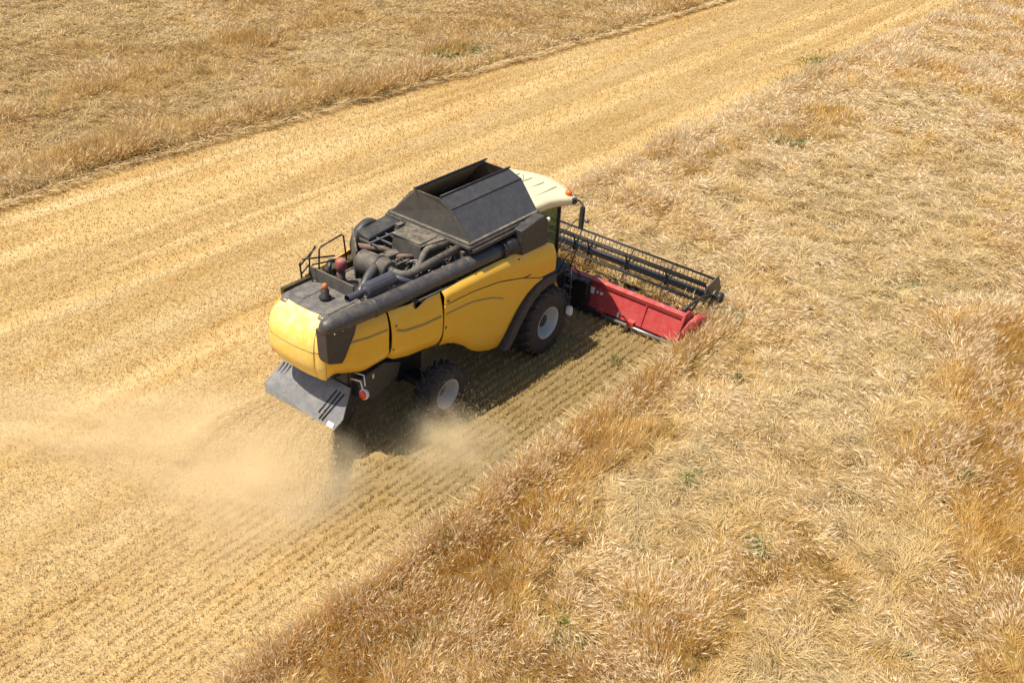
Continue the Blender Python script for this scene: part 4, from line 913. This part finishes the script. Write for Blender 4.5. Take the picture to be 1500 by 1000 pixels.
# ============================================================ dust and chaff
exec_dust = True
def dust_mat(name, blobs, col, dens, nscale, stretch=(1, 1, 1), thr=.42, aniso=-.35, rot=0):
    m = bpy.data.materials.new(name); m.use_nodes = True; n = m.node_tree
    for nd in list(n.nodes):
        if nd.type == 'BSDF_PRINCIPLED': n.nodes.remove(nd)
    pv = n.nodes.new('ShaderNodeVolumePrincipled'); n.links.new(pv.outputs[0], n.nodes['Material Output'].inputs['Volume'])
    pv.inputs['Color'].default_value = (*col, 1); pv.inputs['Anisotropy'].default_value = aniso
    tc = n.nodes.new('ShaderNodeTexCoord').outputs['Object']
    tot = None
    for (cx, cy, cz, sx, sy, sz, rz, w_) in blobs:
        mp = n.nodes.new('ShaderNodeMapping'); mp.vector_type = 'TEXTURE'; n.links.new(tc, mp.inputs[0])
        mp.inputs['Location'].default_value = (cx, cy, cz); mp.inputs['Rotation'].default_value = (0, 0, rz); mp.inputs['Scale'].default_value = (sx, sy, sz)
        ln = n.nodes.new('ShaderNodeVectorMath'); ln.operation = 'LENGTH'; n.links.new(mp.outputs[0], ln.inputs[0])
        f = mth(n, 'SUBTRACT', 1.0, ln.outputs['Value'], True); f = mth(n, 'MULTIPLY', mth(n, 'POWER', f, 1.4), w_)
        tot = f if tot is None else mth(n, 'ADD', tot, f)
    mp = n.nodes.new('ShaderNodeMapping'); n.links.new(tc, mp.inputs[0]); mp.inputs['Scale'].default_value = stretch
    if rot:
        m0 = n.nodes.new('ShaderNodeMapping'); n.links.new(tc, m0.inputs[0]); m0.inputs['Rotation'].default_value = (0, 0, rot); n.links.new(m0.outputs[0], mp.inputs[0])
    nz_ = noise(n, nscale, 6, .72, mp.outputs[0])
    nf = mth(n, 'MULTIPLY', mth(n, 'SUBTRACT', nz_, thr), 3.2, True)
    n.links.new(mth(n, 'MULTIPLY', mth(n, 'MULTIPLY', tot, nf), dens), pv.inputs['Density'])
    try: m.cycles.volume_step_rate = 1.0
    except Exception: pass
    return m
def dust_box(name, a, c, mat, label):
    b = MB(); b.box(a, c); o = b.build(name, mat); tag(o, label, 'dust', kind='stuff'); return o
dc = (1.0, .86, .57)
dm = dust_mat('dust_trail', [(-7.6, -.8, .30, 1.6, 2.0, 1.0, 0, 3.4), (-8.5, -.9, .2, 2.2, 2.2, .8, 0, 2.0), (-8.2, .7, .30, 2.3, 2.1, .95, 0, 1.5), (-8.8, 2.0, .25, 3.6, 2.0, .75, 2.2, 1.2), (-10.2, 4.2, .25, 3.8, 1.8, .75, 2.2, 1.2), (-7.7, 2.6, .3, 3.4, 1.2, .7, 2.2, .8), (-10.4, .6, .15, 3.0, 2.4, .6, 2.6, .5), (-9.2, -1.4, .2, 2.4, 1.6, .7, 0, .8)],
              dc, 1.15, 1.0, (.42, 1.9, .6), .34, rot=-2.15)
dust_box('dust_trail', (-13.4, -3.4, .02), (-5.0, 7.4, 1.45), dm, 'pale dust cloud drifting low over the stubble behind the straw chute')
dm2 = dust_mat('wheel_dust', [(-4.7, -2.3, .25, 1.2, 1.3, .75, -1.0, .9), (-4.6, -3.1, .2, 1.5, 1.5, .7, 0, 1.4), (-4.5, -1.85, .4, .8, .7, .75, 0, 1.6), (-5.5, -2.6, .15, 1.7, 1.6, .6, 0, .9)], dc, 1.1, 1.7, (1.6, .6, 1), .36)
dust_box('wheel_dust', (-6.8, -4.7, .02), (-3.2, -1.03, 1.4), dm2, 'thin dust cloud blowing out beside the rear wheel')
# the stream of chaff itself
def chaff():
    n = 280000
    st = rng.integers(0, 46, n); yl = (st / 45 * 2 - 1) * .94 + rng.normal(0, .018, n); sp = .55 + .55 * h2(st.astype(float), st * 0.0, 4) ; t = rng.random(n) ** .8
    wgt = rng.random(n) < (.12 + .88 * h2(st.astype(float), st * 0. + 3, 8)); yl, sp, t, st = yl[wgt], sp[wgt], t[wgt], st[wgt]; n = len(yl)
    x = -6.62 - t * (1.45 + .9 * (sp - .8) + .7 * np.clip(yl, 0, 1)) - .1 * rng.random(n); z = np.maximum(.84 + .02 - .25 * t - .60 * t ** 2.2, .03)
    y = yl * (1 + .95 * t) - .05 * t + rng.normal(0, .015 + .10 * t, n); x = x + rng.normal(0, 1, n) * (.02 + .20 * t); z = z + rng.normal(0, 1, n) * (.015 + .09 * t); z = np.maximum(z, .03)
    c = np.array([.92, .76, .46]) * (.80 + .25 * rng.random(n))[:, None]
    ph = PI + yl * -.6 + rng.normal(0, .3, n)
    V, q, tt, cv, *_ = ribbons(x, y, z, .025 + .05 * rng.random(n), .005 + .007 * rng.random(n), ph, 1.6 + .5 * t + rng.normal(0, .35, n), rng.normal(0, .2, n), c)
    # a few fly further
    n = 12000; a = rng.random(n); x = -6.6 - 3.6 * a + rng.normal(0, .3, n); y = rng.normal(0, 1, n) * (1 + .8 * a) + 1.2 * a; z = np.abs(rng.normal(0, .5, n)) * (1 - .4 * a) + .05
    c = np.array([.82, .66, .38]) * (.75 + .4 * rng.random(n))[:, None]
    V2, q2, t2, cv2, *_ = ribbons(x, y, z, .02 + .035 * rng.random(n), .005 + .005 * rng.random(n), rng.random(n) * 2 * PI, rng.random(n) * PI, rng.normal(0, .2, n), c)
    n = 6000; x = rng.normal(-4.5, .55, n); y = rng.normal(-2.4, .6, n); z = np.abs(rng.normal(0, .45, n)) + .03
    c = np.array([.80, .64, .36]) * (.75 + .4 * rng.random(n))[:, None]
    V3, q3, t3, cv3, *_ = ribbons(x, y, z, .015 + .03 * rng.random(n), .004 + .005 * rng.random(n), rng.random(n) * 2 * PI, rng.random(n) * PI, rng.normal(0, .2, n), c)
    o = mesh_np('flying_chaff', [(V, q, tt, cv, 0), (V2, q2, t2, cv2, 0), (V3, q3, t3, cv3, 0)], [M['chaff']]); tag(o, 'stream of chaff and chopped straw falling from the grey tail chute', 'chaff', kind='stuff')
chaff()
